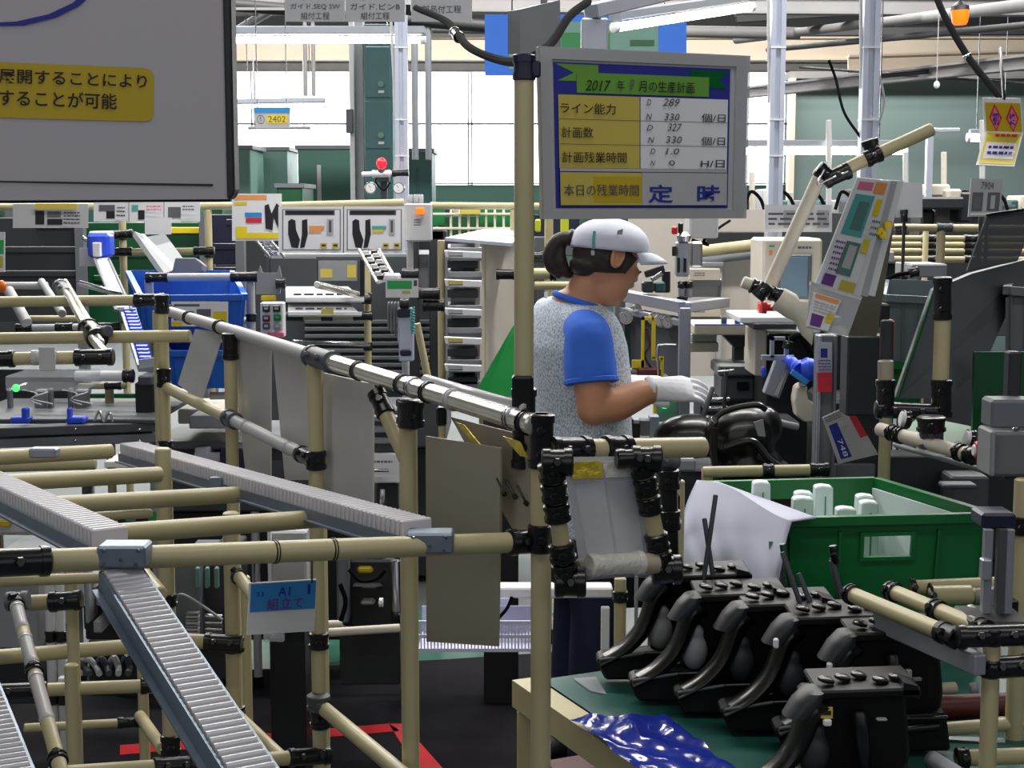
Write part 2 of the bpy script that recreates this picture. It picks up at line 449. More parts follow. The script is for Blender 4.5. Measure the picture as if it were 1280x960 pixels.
for i, (x0, y0, Y0, x1, y1, Y1, r) in enumerate(((920, 50, 14, 1180, 18, 11, .035), (960, 62, 14, 1300, 30, 10, .025), (1120, 26, 12, 1300, 4, 9, .04), (1000, 84, 14.5, 1300, 106, 12, .012),
                                           (300, 36, 14, 360, 0, 12, .04), (290, 6, 12, 620, 34, 12, .05), (540, 34, 13, 1000, 42, 13, .05), (1090, 96, 13, 1280, 78, 13, .02))):
    tag(pipe(None, W(x0, y0, Y0), W(x1, y1, Y1), r, ('beam_grey', 'beam_dark')[i % 2], 'conduit'), ('grey overhead conduit left of the aluminium posts', 'dark overhead conduit below it crossing both aluminium posts',
        'thick grey conduit at the top right corner', 'thin dark cable conduit sagging along the cream beam', 'grey conduit sloping up beside the whiteboard edge', 'dark thick conduit behind the hanging white signs',
        'grey conduit behind the hanging blue sign', 'thin dark conduit along the teal partition top')[i], 'pipe')
# truss web, right
t = T('roof_truss', 'dark steel roof truss with diagonal webs at upper right', 'truss')
a0, a1 = W(920, 22, 12.5), W(1420, -10, 12.5); b0, b1 = W(920, -40, 12.5), W(1420, -70, 12.5)
box(t, 'bottom_chord', 'beam_dark', (a0 + a1) / 2, ((a1 - a0).length, .08, .08), (a1 - a0).to_track_quat('X', 'Z').to_matrix(), 0)
for i in range(9):
    p = a0.lerp(a1, i / 9); q = b0.lerp(b1, (i + .5) / 9); pipe(t, p, q, .02, 'beam_dark', 'strut', 6); pipe(t, q, a0.lerp(a1, (i + 1) / 9), .02, 'beam_dark', 'strut', 6)
# ------------------------------------------------ lamps
def tube_light(label, x0, y0, Y0, x1, y1, Y1, housing=True, r=.016, m='tube_lit', grp='fluorescent tube lights'):
    t = T('tube_light', label, 'light', grp); a = W(x0, y0, Y0); b = W(x1, y1, Y1)
    pipe(t, a, b, r, m, 'tube'); d = (b - a).normalized()
    for p, s in ((a, -1), (b, 1)): pipe(t, p + d * s * .001, p + d * s * .03, r * 1.2, 'white', 'end_cap')
    if housing:
        q = (b - a).to_track_quat('X', 'Z').to_matrix(); c = (a + b) / 2 + V((0, 0, .045))
        bm = bmesh.new(); add_box(bm, c, ((b - a).length * 1.05, .07, .04), q, .006)
        obj('housing', bm, 'alu', t)
        for p in (.15, .85):
            e = a.lerp(b, p) + V((0, 0, .06)); pipe(t, e, V((e.x, e.y, 5.6)), .004, 'steel', 'hanger', 6)
    return t
tube_light('long glowing tube lamp beside the whiteboard, above the windows', 250, 50, 7.6, 525, 50, 7.6)
tube_light('short tilted glowing tube lamp above the plan board', 772, 34, 6.4, 936, 9, 7.0, r=.018)
tube_light('distant glowing tube lamp level with the tilted pipe arm', 932, 189, 9.0, 1128, 189, 9.0, r=.02)
tube_light('small far tube lamp behind the yellow card at right', 1213, 172, 12, 1262, 172, 12, r=.03)
tube_light('dim far tube lamp across the left window', 293, 134, 13, 404, 132, 13, r=.012, m='tube_soft')
# ------------------------------------------------ teal cabinet column, red lamp
c = T('tall_cabinet', 'tall dark teal control cabinet in front of the bright windows', 'cabinet')
pbox(c, 'body', 'teal', 455, 30, 492, 260, 11, .5)
pbox(c, 'door', 'teal', 457, 58, 488, 122, 10.99, .02, .004); pbox(c, 'door', 'teal', 457, 126, 488, 186, 10.99, .02, .004)
for y in (105, 169):
    Q = pq(472, y - 4, 481, y + 12, 10.98)
    bm = add_lathe(bmesh.new(), W(476, y, 10.985), W(476, y, 10.97), [(0, .022), (1, .022)], 12); obj('lock', bm, 'teal_pale', c)
    prints(c, Q, [(.1, .75, .9, .95, 'grey_light')])
cp = T('column', 'grey steel building column left of the teal cabinet', 'column')
box(cp, 'shaft', 'grey', V((W(449, 150, 11.2).x, 11.3, 2.8)), (.06, .16, 5.6)); box(cp, 'edge', 'grey_light', V((W(441, 150, 11.2).x, 11.25, 2.8)), (.035, .2, 5.6))
pbox(cp, 'bracket', 'grey_dark', 432, 136, 441, 166, 11.1, .08)
for x, l in ((381, 'thin grey hanging conduit left in the window light'), (391, 'second thin grey hanging conduit in the window light'), (518, 'thin dark drop pipe right of the aluminium post'), (535, 'dark drop pipe in the middle window light')):
    p = W(x, 30, 12); tag(pipe(None, V((p.x, 12, W(x, 200 if x > 500 else 120, 12).z)), V((p.x, 12, 5.6)), .016 if x < 500 else .026, 'beam_grey' if x < 500 else 'grey_mid', 'drop_pipe', 8), l, 'pipe')
sl = T('signal_lamp', 'round red signal lamp glowing on a white bar with gauges', 'lamp')
bm = bmesh.new(); add_ell(bm, W(477, 204, 6.6), (.022, 0, 0), (0, .022, 0), (0, 0, .024)); obj('lens', bm, 'lamp_red', sl, True)
pipe(sl, W(477, 211, 6.6), W(477, 216, 6.6), .018, 'grey_dark', 'base')
pipe(sl, W(452, 218, 6.6), W(510, 216, 6.6), .011, 'white_gloss', 'bar'); joint(sl, W(465, 217.5, 6.6), W(488, 217, 6.6), .017, 'white')
joint(sl, W(490, 217, 6.6), W(511, 216, 6.6), .015, 'black')
def gauge(par, x, y, Y, r, face='white', m='steel', rim=True):
    p = W(x, y, Y); bm = add_lathe(bmesh.new(), p + V((0, .03, 0)), p, [(0, r), (.85, r), (1, r * .96), (1, r * .82), (.9, r * .8)], 20); g = obj('gauge', bm, m, par, True)
    Q = [p + V((sx * r * .8, .001, sz * r * .8)) for sx, sz in ((-1, 1), (1, 1), (1, -1), (-1, -1))]
    ring = [(.5 + .5 * math.cos(a * math.pi / 8), .5 + .5 * math.sin(a * math.pi / 8)) for a in range(16)]
    pr = prints(g, Q, [(ring, face), ([(.48, .5), (.3, .2), (.34, .18), (.54, .5)], 'print_black'), (.45, .7, .58, .76, 'print_red')], 'dial'); return g
box(sl, 'stand', 'grey_dark', (W(480, 226, 6.7).x, 6.7, W(480, 226, 6.7).z / 2), (.03, .03, W(480, 226, 6.7).z)); box(sl, 'yoke', 'grey_dark', W(480, 224, 6.66), (.05, .09, .02)); gauge(sl, 463, 235, 6.6, .026); gauge(sl, 498, 235, 6.6, .026)
hose(sl, [W(472, 220, 6.62), W(470, 228, 6.62), W(480, 238, 6.62), W(488, 228, 6.62)], .003)
# ------------------------------------------------ aluminium posts
def alu_post(label, xt, xb, ytop, ybot, Y, wd=.05):
    t = T('aluminium_post', label, 'post', 'extruded aluminium posts'); x = W((xt + xb) / 2, 120, Y).x
    z0 = 0; z1 = 5.6
    bm = bmesh.new(); s = wd / 2
    prof = [(-s, -s), (-s * .35, -s), (-s * .35, -s * .5), (s * .35, -s * .5), (s * .35, -s), (s, -s), (s, s), (-s, s)]
    add_prism(bm, [(x + a, Y + b, z0) for a, b in prof], (0, 0, z1)); obj('extrusion', bm, 'alu_pale', t)
    for zz in (W(0, 60, Y).z, W(0, 150, Y).z, W(0, 195, Y).z): box(t, 'cable_tie', 'white', (x, Y, zz), (wd * 1.06, wd * 1.06, .006), None, 0)
    hose(t, [V((x - wd * .7, Y, 5.4)), V((x - wd * .6, Y, 3.6)), V((x - wd * .8, Y - .02, 2.6)), V((x - wd * .5, Y, 2.0))], .006, 'grey_light', 'cable')
    return t
alu_post('bright aluminium post beside the teal cabinet', 503, 501, 0, 215, 6.8, .055)
alu_post('aluminium post right of the plan board', 975, 966, 0, 250, 5.9, .055)
alu_post('wide aluminium post behind the tilted pipe arm', 1089, 1083, 0, 260, 5.2, .055)
hz = T('air_hose', 'thin black and white air hoses looping between the aluminium posts', 'hose')
hose(hz, [W(1036, 75, 5.3), W(1045, 100, 5.3), W(1055, 140, 5.25), W(1076, 172, 5.2)], .005)
hose(hz, [W(1098, 90, 5.2), W(1105, 125, 5.2), W(1098, 155, 5.2), W(1092, 170, 5.2)], .004, 'grey_light')
# black cables and orange lamp upper right
bh = T('cable_hose', 'thick black cable hanging diagonally from the roof at upper right', 'cable')
hose(bh, [W(1160, -60, 5.2), W(1172, 0, 5.0), W(1208, 68, 4.8), W(1252, 124, 4.6)], .011); joint(bh, W(1208, 68, 4.79), W(1212, 77, 4.79), .014, 'steel', 'clip', False)
ol = T('beacon_lamp', 'small orange beacon lamp hanging at upper right', 'lamp')
bm = add_lathe(bmesh.new(), W(1200, 31, 9), W(1200, 13, 9), [(0, .035), (.2, .045), (.8, .052), (1, .052)], 14); obj('lens', bm, 'lamp_orange', ol, True)
bm = add_lathe(bmesh.new(), W(1200, 13, 9), W(1200, 2, 9), [(0, .054), (.5, .05), (1, .02)], 14); obj('cap', bm, 'charcoal', ol, True); pipe(ol, W(1200, 2, 9), V((W(1200, 2, 9).x, 9, 5.6)), .006, 'steel', 'rod')
wb = T('sensor_bulb', 'small white round sensor hanging below the sloping rail at right', 'sensor')
bm = bmesh.new(); add_ell(bm, W(1171, 106, 9), (.018, 0, 0), (0, .018, 0), (0, 0, .022)); obj('bulb', bm, 'white_gloss', wb, True); pipe(wb, W(1171, 102, 9), V((W(1171, 60, 9).x, 9, 5.6)), .003, 'grey_light', 'wire', 6)
# ------------------------------------------------ hanging blue sign, grey box, square tube, cable
bs = T('hanging_sign', 'large blue hanging sign with green panel behind the plan board', 'sign')
Q = pq(606, 18, 858, 94, 9.0); slab(bs, 'board', 'sign_blue', Q, .03)
prints(bs, Q, [(0, 0, 1, 1, 'blue_crate'), (.12, .12, .86, .9, 'teal_pale'), (.38, .3, .62, .7, 'green'), (.72, .42, .84, .52, 'green_deep')], lift=.004)
for x in (640, 830): pipe(bs, W(x, 18, 9.02), V((W(x, 18, 9.02).x, 9.02, 5.6)), .005, 'steel', 'wire', 6)
gb = T('junction_plate', 'grey sheet metal plate box above the post cap', 'box'); slab(gb, 'body', 'grey', [W(650, 12, 4.2), W(700, 0, 4.3), W(701, 66, 4.3), W(650, 66, 4.2)], .05)
pipe(gb, W(680, 10, 4.3), V((W(680, 0, 4.3).x, 4.3, 3.2)), .01, 'grey', 'stem')
sq = T('square_duct', 'pale square metal tube between plan board and slanted lamp', 'duct')
pbox(sq, 'tube', 'alu', 727, 22, 760, 100, 5.4, .08, .006); a = W(738, 14, 5.4); b = W(860, -14, 5.9)
box(sq, 'arm', 'alu', (a + b) / 2, ((b - a).length, .06, .05), (b - a).to_track_quat('X', 'Z').to_matrix(), .004)
cb = T('power_cable', 'black power cable drooping from the hanging signs past the post', 'cable')
hose(cb, [W(520, 10, 4.0), W(560, 28, 3.6), W(585, 58, 3.2), W(625, 75, 2.9), W(660, 74, 2.6), W(690, 52, 2.8), W(712, 20, 3.0), W(735, 2, 3.2)], .0085)
joint(cb, W(568, 40, 3.45), W(574, 47, 3.38), .013, 'black', 'clip', False)
# three white process signs
for i, (x0, x1, y1, lines, lab) in enumerate((
        (357, 431, 27, ['ガイド.SEQ SW', '組付工程'], 'white hanging process sign printed SEQ SW, leftmost of three at top'),
        (432, 506, 27, ['ガイド.ピンB', '組付工程'], 'white hanging process sign in the middle of the top row'),
        (514, 590, 27, ['部品付工程'], 'white hanging process sign nearest the blue sign at top'))):
    t = T('process_sign', lab, 'sign', 'white process signs hung from the ceiling'); Q = pq(x0, -26, x1, y1, 4.4)
    slab(t, 'board', 'white', Q, .006)
    if i < 2:
        lettering(t, 'ヘッドレスト', Q, .12, .36, .9, .50, 'print_grey'); lettering(t, lines[0], Q, .08, .57, .92, .72, 'print_grey'); lettering(t, lines[1], Q, .26, .78, .74, .95, 'print_grey')
    else:
        prints(t, Q, [(-.01, .6, -.09, .85, 'print_black')]); lettering(t, lines[0], Q, .18, .62, .82, .80, 'print_grey')
    for u in (.2, .8):
        p = bil(Q, u, 0); pipe(t, p, V((p.x, p.y, 5.6)), .003, 'steel', 'wire', 6)
# 2402 sign
t = T('line_sign', 'blue topped sign reading 2402 hanging in the window light', 'sign'); Q = [W(317, 134, 7.2), W(363, 134, 7.2), W(362, 160, 7.2), W(320, 160, 7.2)]; slab(t, 'board', 'grey_light', Q, .006)
prints(t, Q, [(0, 0, 1, .28, 'sign_blue'), (.34, .36, .92, .78, 'yellow')]); lettering(t, '①', Q, .06, .38, .27, .8, 'print_grey'); lettering(t, '2402', Q, .38, .42, .88, .72, 'print_pen')
for u in (.1, .9): p = bil(Q, u, 0); pipe(t, p, V((p.x, p.y, 5.6)), .0025, 'steel', 'wire', 6)
wc = T('strip_curtain', 'white strip curtain with an added glow hanging below the 2402 sign', 'curtain')
for k in range(6): pbox(wc, 'strip', 'window_pane', 313 + k * 12, 160, 324.5 + k * 12, 226 if k < 5 else 220, 18 + (k % 2) * .02, .01, 0)  # strips emit like the panes, in place of daylight behind them
pipe(wc, W(310, 160, 18), W(388, 160, 18), .02, 'grey_light', 'rail')
for x in (318, 380): pipe(wc, W(x, 160, 18), V((W(x, 160, 18).x, 18, 5.6)), .008, 'grey_light', 'hanger', 6)
# ------------------------------------------------ low green blocks and white panels by the windows
for (x0, y0, x1, y1, Y, m, l) in ((280, 184, 314, 260, 15, 'teal_pale', 'pale green machine block at the whiteboard edge'), (324, 186, 360, 262, 16, 'teal_pale', 'pale green machine block under the 2402 sign'),
                                (372, 184, 440, 262, 15.5, 'wall_green', 'dark green machine block left of the column'), (510, 188, 540, 262, 15, 'teal', 'dark teal machine block right of the gauges'),
                                (346, 232, 378, 262, 14, 'green_deep', 'low deep green box in front of the machine blocks')):
    t = T('machine_block', l, 'machine'); b = pbox(t, 'body', m, x0, y0, x1, y1, Y, .8, .01); box(t, 'top_rail', 'grey_mid', ORG[b] + V((0, 0, (W(0, y0, Y).z - W(0, y1, Y).z) / 2)), ((x1 - x0) / FPX * Y + .04, .84, .04))
    pbox(t, 'access_panel', 'grey_light' if x1 - x0 > 50 else m, x0 + (x1 - x0) * .35, y0 + 22, x0 + (x1 - x0) * .44, y1 - 4, Y - .01, .02)
    pbox(t, 'plinth', 'charcoal', x0, y1, x1, 258 + 1.6 * FPX / Y, Y + .05, .7)
# ================================================================ stations behind
def crate(name, label, m, top, h, cat='crate', grp=None, taper=.92, wall=.004, rim=.014, slots=(), par=None, ribs=3):
    """open crate from its four top corners [front-left, front-right, back-right, back-left]"""
    t = par or T(name, label, cat, grp); top = [V(p) for p in top]; c = sum(top, V()) / 4
    bot = [c + (p - c) * taper - V((0, 0, h)) for p in top]
    for i in range(4):
        a, b, c1, d = top[i], top[(i + 1) % 4], bot[(i + 1) % 4], bot[i]
        n = (b - a).cross(d - a).normalized()
        if n.dot(c - a) < 0: n = -n
        Q = [a, b, c1, d]
        if i in slots:
            bm = bmesh.new()
            for (u0, v0, u1, v1) in ((0, 0, .38, 1), (.62, 0, 1, 1), (.38, 0, .62, .16), (.38, .32, .62, 1)):
                add_prism(bm, [bil(Q, u0, v0), bil(Q, u1, v0), bil(Q, u1, v1), bil(Q, u0, v1)], n * wall)
            w_ = obj('side_wall', bm, m, t)
            bm = bmesh.new()
            for (u0, v0, u1, v1) in ((.36, .13, .64, .16), (.36, .32, .64, .35), (.36, .16, .38, .32), (.62, .16, .64, .32)):
                add_prism(bm, [bil(Q, u0, v0), bil(Q, u1, v0), bil(Q, u1, v1), bil(Q, u0, v1)], -n * .006)
            obj('handle_frame', bm, m, w_)
        else:
            w_ = prism(t, 'side_wall', m, Q, n * wall)
        bm = bmesh.new(); u = [.0] + [(k + 1) / (ribs + 1) for k in range(ribs)] + [.985]
        for q in u:
            if i in slots and .36 < q < .6: continue
            add_prism(bm, [bil(Q, q, .12), bil(Q, q + .015, .12), bil(Q, q + .015, 1), bil(Q, q, 1)], -n * .008)
        obj('rib', bm, m, w_)
    prism(t, 'bottom', m, bot, (0, 0, wall))
    bm = bmesh.new()
    for i in range(4):
        a, b = top[i], top[(i + 1) % 4]; n = (b - a).cross(V((0, 0, 1))).normalized()
        if n.dot(c - a) > 0: n = -n
        add_prism(bm, [a - n * .004, b - n * .004, b + n * rim, a + n * rim], (0, 0, -.018))
    obj('rim', bm, m, t); return t
def card(name, label, quad, items=(), texts=(), m='white', th=.003, cat='sign', grp=None):
    t = T(name, label, cat, grp); slab(t, 'board', m, quad, th)
    if items: prints(t, quad, list(items))
    for a in texts: lettering(t, a[0], quad, *a[1:])
    return t
def lines(n, u0, v0, u1, v1, m='print_grey'):
    """rows of small type too blurred to read, as short bars"""
    out = []; rr = random.Random(n * 31 + int(u0 * 97) + int(v0 * 53))
    for k in range(n):
        v = v0 + (v1 - v0) * (k + .25) / n; h = (v1 - v0) / n * .42; u = u0
        while u < u1:
            e = min(u1, u + (u1 - u0) * rr.uniform(.10, .26)); out.append((u, v, e, v + h, m)); u = e + (u1 - u0) * .05
    return out
# --- left cell: top rail with signs
t = T('station_rack', 'beige pipe rack of the left rear cell carrying the sign rail', 'rack')
run(t, W(-60, 259, 5.9), W(300, 257, 5.9)); run(t, W(345, 257, 5.88), W(505, 253, 5.85)); run(t, W(538, 257, 5.9), W(690, 258, 5.9))
for x, yt, j in ((155, 262, [(288, 300), (394, 404)]), (262, 262, [(308, 322)]), (459, 262, [(366, 376), (428, 438)]), (642, 262, [(330, 345)]), (-30, 262, [])):
    post(t, x, 350, 5.9, yt, js=j)
run(t, W(140, 315, 5.85), W(268, 314, 5.85), js=((0, .2), (.8, 1)))
run(t, W(140, 294, 5.85), W(166, 292, 5.85), js=((0, 1),))
run(t, W(355, 396, 5.8), W(466, 395, 5.8), js=((0, .22), (.42, .55), (.78, 1)))
pipe(t, W(366, 427, 5.6), W(462, 431, 5.85), .009, 'steel'); pipe(t, W(396, 356, 5.4), W(458, 371, 5.85), .013, 'chrome')
joint(t, W(452, 374, 5.86), W(464, 374, 5.86), .02)
t2 = T('bin_rack', 'pipe rack with white pipe holding the upper blue bin', 'rack')
run(t2, W(182, 347, 4.9), W(322, 346, 4.9), .0135, 'grey_light', js=((0, .2), (.76, 1)))
for x in (186, 313): post(t2, x, 350, 4.92, 350, m='grey_light', js=[(392, 402)])
pipe(t2, W(180, 402, 5.0), W(318, 402, 5.0)); pipe(t2, W(200, 476, 5.1), W(320, 476, 5.1), m='grey_light')
card('picture_sign', 'long white picture strip clipped to the rail, left of the blue dispenser', pq(16, 255, 110, 285, 5.8), [(.3, .28, .42, .85, 'print_black'), (.46, .3, .64, .55, 'print_grey'), (.46, .62, .66, .86, 'print_black')] + lines(4, .68, .3, .9, .85, 'print_pen') + [(.3, -.02, .86, .22, 'label_olive')], m='grey_light')
card('picture_sign', 'white strip of three pictures on the rail above the grey chutes', pq(117, 251, 250, 277, 5.8), [(.05, .2, .2, .5, 'print_grey'), (.12, .5, .2, .85, 'print_black'), (.36, .2, .42, .5, 'print_teal'), (.42, .45, .48, .9, 'print_black'), (.7, .3, .82, .82, 'print_grey'), (.33, 0, .335, 1, 'print_pen'), (.66, 0, .665, 1, 'print_pen')] + lines(3, .22, .25, .3, .8, 'print_pen') + lines(2, .5, .2, .64, .5, 'print_pink') + lines(2, .84, .2, .95, .5, 'print_grey') + [(.52, .8, .64, .92, 'print_teal')])
card('memo_sheet', 'small plain pale sheet hanging under the three-picture strip', pq(181, 272, 214, 293, 5.75), m='paper')
card('notice_sign', 'yellow bordered notice with coloured bars and black part pictures', pq(290, 242, 352, 301, 5.75), [(.03, .03, .7, .13, 'print_orange'), (.05, .17, .3, .24, 'yellow'), (.26, .4, .6, .5, 'sign_blue'), (.28, .51, .6, .62, 'print_red'), (.08, .7, .3, .95, 'yellow'), (.3, .83, .98, .95, 'yellow'),
     ([(.66, .25), (.74, .22), (.8, .42), (.9, .2), (.99, .3), (.94, .75), (.84, .5), (.82, .78), (.68, .74)], 'print_black')])
for i, (x0, x1, l, a, b) in enumerate(((348, 430, 'white framed picture board of black parts with an orange label', 'print_orange', 'print_orange'), (429, 506, 'white framed picture board of black parts with teal and yellow labels', 'print_teal', 'yellow'))):
    t = card('picture_board', l, pq(x0, 258, x1, 316, 5.6), [(.06, .06, .95, .94, 'print_grey'), (.075, .075, .935, .925, 'paper'), (.1, .08, .86, .19, 'print_grey'), (.12, .095, .84, .17, 'print_black'),
        ([(.15, .32), (.2, .27), (.26, .3), (.27, .5), (.33, .72), (.3, .9), (.2, .88), (.15, .6)], 'print_black'), ([(.36, .3), (.44, .27), (.45, .6), (.4, .88), (.33, .9), (.36, .6)], 'print_black'),
        (.47, .42, .7, .5, a), (.47, .5, .66, .56, b), (.74, .27, .84, .6, 'grey_light'), (.77, .3, .81, .56, 'print_pen'), (.64, .79, .74, .9, 'label_olive'), (.66, .82, .72, .86, 'print_black'), (.82, .79, .92, .9, 'label_olive'), (.84, .82, .9, .86, 'print_black')], cat='board')
jb = T('junction_box', 'grey junction box with orange lamp at the end of the picture boards', 'box'); pbox(jb, 'body', 'grey_light', 506, 254, 539, 302, 5.65, .1, .006)
pbox(jb, 'lamp', 'lamp_orange', 520, 260, 530, 268, 5.64, .02, .002); prints(jb, pq(506, 254, 539, 302, 5.65), lines(3, .35, .4, .6, .6, 'print_grey'))
for x in (513, 520, 526): pipe(jb, W(x, 254, 5.7), W(x, 243, 5.7), .01, 'grey_light', 'cable_gland')
pbox(jb, 'stem', 'grey_light', 508, 302, 516, 350, 5.7, .04)
# dark partitions behind
for (x0, y0, x1, y1, Y, m, l) in ((-40, 272, 100, 402, 7.2, 'charcoal', 'dark panel wall behind the left rail'), (100, 278, 262, 420, 7.4, 'green_deep', 'deep green screen behind the grey chutes'), (255, 268, 300, 330, 7.3, 'navy_plastic', 'dark blue box stack beside the yellow notice')):
    t = T('screen_panel', l, 'panel'); b = pbox(t, 'panel', m, x0, y0, x1, y1, Y, .05); bm = bmesh.new()
    for x in (x0, x1): p = W(x, y0, Y); add_box(bm, (p.x, Y, p.z / 2), (.04, .06, p.z))
    obj('frame', bm, 'grey_mid', t)
    for k in range(3): pbox(t, 'stripe', 'yellow' if (m == 'green_deep' and k == 0) else m, x0 + (x1 - x0) * (.6 if k == 0 else .1), y0 + 6 + 30 * k, x1 - 5, y0 + 14 + 30 * k, Y - .01, .015)
card('parts_label', 'white plate with green dot at the left photo edge', pq(-20, 290, 6, 340, 5.0), [(.5, .2, .95, .55, 'print_green'), (.6, .6, .9, .9, 'label_olive')])
# blue dispenser, strips
t = T('tape_dispenser', 'bright blue dispenser clamp with white tab at the top of a white strip', 'dispenser')
pbox(t, 'body', 'blue_vivid', 108, 292, 137, 322, 5.3, .08, .01); pbox(t, 'lid', 'alu_pale', 110, 289, 135, 296, 5.32, .09, .006); pbox(t, 'tab', 'white_gloss', 115, 303, 126, 321, 5.28, .02, .003)
slab(t, 'plate', 'grey_light', pq(99, 310, 120, 333, 5.36), .01); pipe(t, W(103, 296, 5.34), W(110, 302, 5.34), .008, 'steel', 'pin')
t = T('feed_chute', 'white sloping chute running down from the blue dispenser', 'chute')
slab(t, 'tray', 'white_gloss', [W(120, 323, 5.3), W(136, 322, 5.3), W(164, 384, 4.6), W(146, 384, 4.6)], .01)
for a, b in ((136, 165), (118, 145)): run(t, W(a, 324, 5.28), W(b, 388, 4.55), .005, 'grey_mid')
t = T('blue_roller_track', 'blue roller strip in an aluminium channel beside the blue bins', 'roller track')
A_, B_ = W(158, 376, 4.7), W(183, 452, 4.1); slab(t, 'channel', 'alu', [W(146, 374, 4.72), W(166, 374, 4.72), W(193, 456, 4.1), W(172, 456, 4.1)], .02)
for k in range(18):
    p = A_.lerp(B_, (k + .5) / 18); add = add_lathe(bmesh.new(), p + V((-.016, 0, 0)), p + V((.016, 0, 0)), [(0, .011), (1, .011)], 8)
    if k == 0: r0 = obj('roller', add, 'blue_vivid', t, True)
    else: add.free(); again(r0, p, t)
slab(t, 'end_plate', 'alu_pale', [W(173, 450, 4.06), W(193, 447, 4.06), W(193, 458, 4.06), W(174, 461, 4.06)], .01)
# grey double chute
t = T('double_chute', 'grey plastic double chute sloping towards the upper blue bin', 'chute')
slab(t, 'trough', 'grey', [W(168, 289, 5.7), W(176, 292, 5.7), W(216, 338, 5.0), W(206, 342, 5.0)], .02)
slab(t, 'trough', 'grey_mid', [W(184, 296, 5.7), W(206, 292, 5.7), W(228, 322, 5.1), W(216, 336, 5.1)], .01)
slab(t, 'fin', 'grey_light', [W(176, 292, 5.68), W(180, 292, 5.68), W(222, 336, 5.0), W(214, 341, 5.0)], .01)
bm = bmesh.new(); add_prism(bm, [W(219, 322, 5.0), W(244, 322, 5.0), W(254, 330, 5.0), W(252, 339, 5.0), W(244, 342, 5.0), W(214, 342, 5.0)], (0, .07, -.01)); bmesh.ops.bevel(bm, geom=bm.edges[:], offset=.003, affect='EDGES'); obj('mouth', bm, 'grey', t)
# blue bins
crate('blue_bin', 'upper bright blue bin tilted on the pipe rack', 'blue_crate', [W(178, 369, 4.75), W(304, 368, 4.75), W(288, 338, 5.15), W(162, 338, 5.15)], .15, 'bin', 'blue bins', slots=())
card('bin_label', 'white paper label with yellow corner on the upper blue bin', pq(214, 377, 285, 408, 4.72), [(.05, .1, .5, .2, 'print_grey'), (.45, .3, .7, .6, 'print_grey'), (.74, .4, .98, .95, 'yellow'), (0, .82, .2, 1, 'yellow')] + lines(3, .05, .35, .4, .8))
crate('blue_bin', 'lower bright blue bin half hidden behind the hanging sheet', 'blue_crate', [W(214, 438, 4.7), W(306, 438, 4.7), W(300, 428, 4.95), W(206, 428, 4.95)], .12, 'bin', 'blue bins')
# machine bench, far left
t = T('machine_bench', 'grey aluminium machine bench with two long beams at left', 'machine')
for y0, y1, z in ((529, 541, 0), (542, 556, .01)): 
    a, b = W(-60, (y0 + y1) / 2 + 6, 4.3), W(194, (y0 + y1) / 2 - 3, 4.5); box(t, 'beam', 'grey_mid' if z else 'grey_dark', (a + b) / 2, ((b - a).length, .06, .026), (b - a).to_track_quat('X', 'Z').to_matrix(), .002)
    for x in (55, 97, 177): gb_ = W(x, (y0 + y1) / 2, 4.4); box(t, 'bolt', 'steel', gb_ + V((0, -.03, 0)), (.008, .006, .008))
pbox(t, 'deck', 'grey_dark', -60, 524, 194, 530, 4.45, .5)
for x in (59, 84, 8): pbox(t, 'upright', 'grey_mid', x, 486, x + 6, 527, 4.7, .03)
for x, s in ((42, 1), (92, 1)):
    pbox(t, 'valve_block', 'grey', x, 488, x + 16, 512, 4.72, .05, .004)
    hose(t, [W(x - 14, 487, 4.7), W(x + 4, 492, 4.65), W(x - 4, 500, 4.65), W(x + 10, 506, 4.65)], .002, 'white'); hose(t, [W(x + 18, 490, 4.7), W(x - 2, 498, 4.65), W(x + 24, 505, 4.65)], .002, 'white')
for x in (12, 82):
    pbox(t, 'clamp_base', 'blue_vivid', x, 522, x + 23, 530, 4.42, .05, .004); pbox(t, 'clamp_arm', 'blue_vivid', x + (14 if x < 50 else 1), 510, x + (22 if x < 50 else 6), 524, 4.42, .03, .004)
    pipe(t, W(x - 2, 521, 4.6), W(x + 10, 521, 4.6), .008, 'steel', 'pin')
bm = bmesh.new(); add_ell(bm, W(20, 485, 4.6), (.012, 0, 0), (0, .012, 0), (0, 0, .012)); obj('pilot_lamp', bm, 'lamp_green', t, True)
pbox(t, 'solenoid_box', 'black_soft', 168, 478, 194, 527, 4.6, .15, .006); pbox(t, 'terminal', 'grey_dark', 172, 470, 190, 482, 4.58, .1, .004)
hose(t, [W(118, 526, 4.42), W(124, 514, 4.42), W(130, 527, 4.42), W(136, 515, 4.42), W(141, 527, 4.42)], .004, 'steel', 'coil')
pbox(t, 'leg', 'grey_dark', 100, 556, 112, 700, 4.5, .06); pbox(t, 'leg', 'grey_dark', -20, 556, -6, 700, 4.5, .06)
slab(t, 'back_plate', 'charcoal', pq(-60, 462, 104, 524, 5.0), .01); pbox(t, 'green_plate', 'green', 108, 492, 172, 518, 5.0, .01); pbox(t, 'cover_tray', 'clear', 6, 470, 104, 489, 4.4, .2, .004)
t = T('inner_rack', 'short pale pipes with black joints behind the left pipes', 'rack')
run(t, W(94, 470, 4.6), W(162, 470, 4.6), .016, 'white', js=((.88, 1.08),)); run(t, W(98, 483, 4.8), W(158, 482, 4.8), .01, 'beige', js=((.55, .9),)); post(t, 137, 500, 4.85, 485)
run(t, W(20, 410, 4.8), W(150, 408, 4.8), .011, 'grey_light', js=((.0, .16), (.38, .55), (.75, 1))); pipe(t, W(36, 398, 5), W(110, 398, 5), .01); pipe(t, W(10, 362, 4.6), W(34, 404, 4.5), .016, 'grey_light')
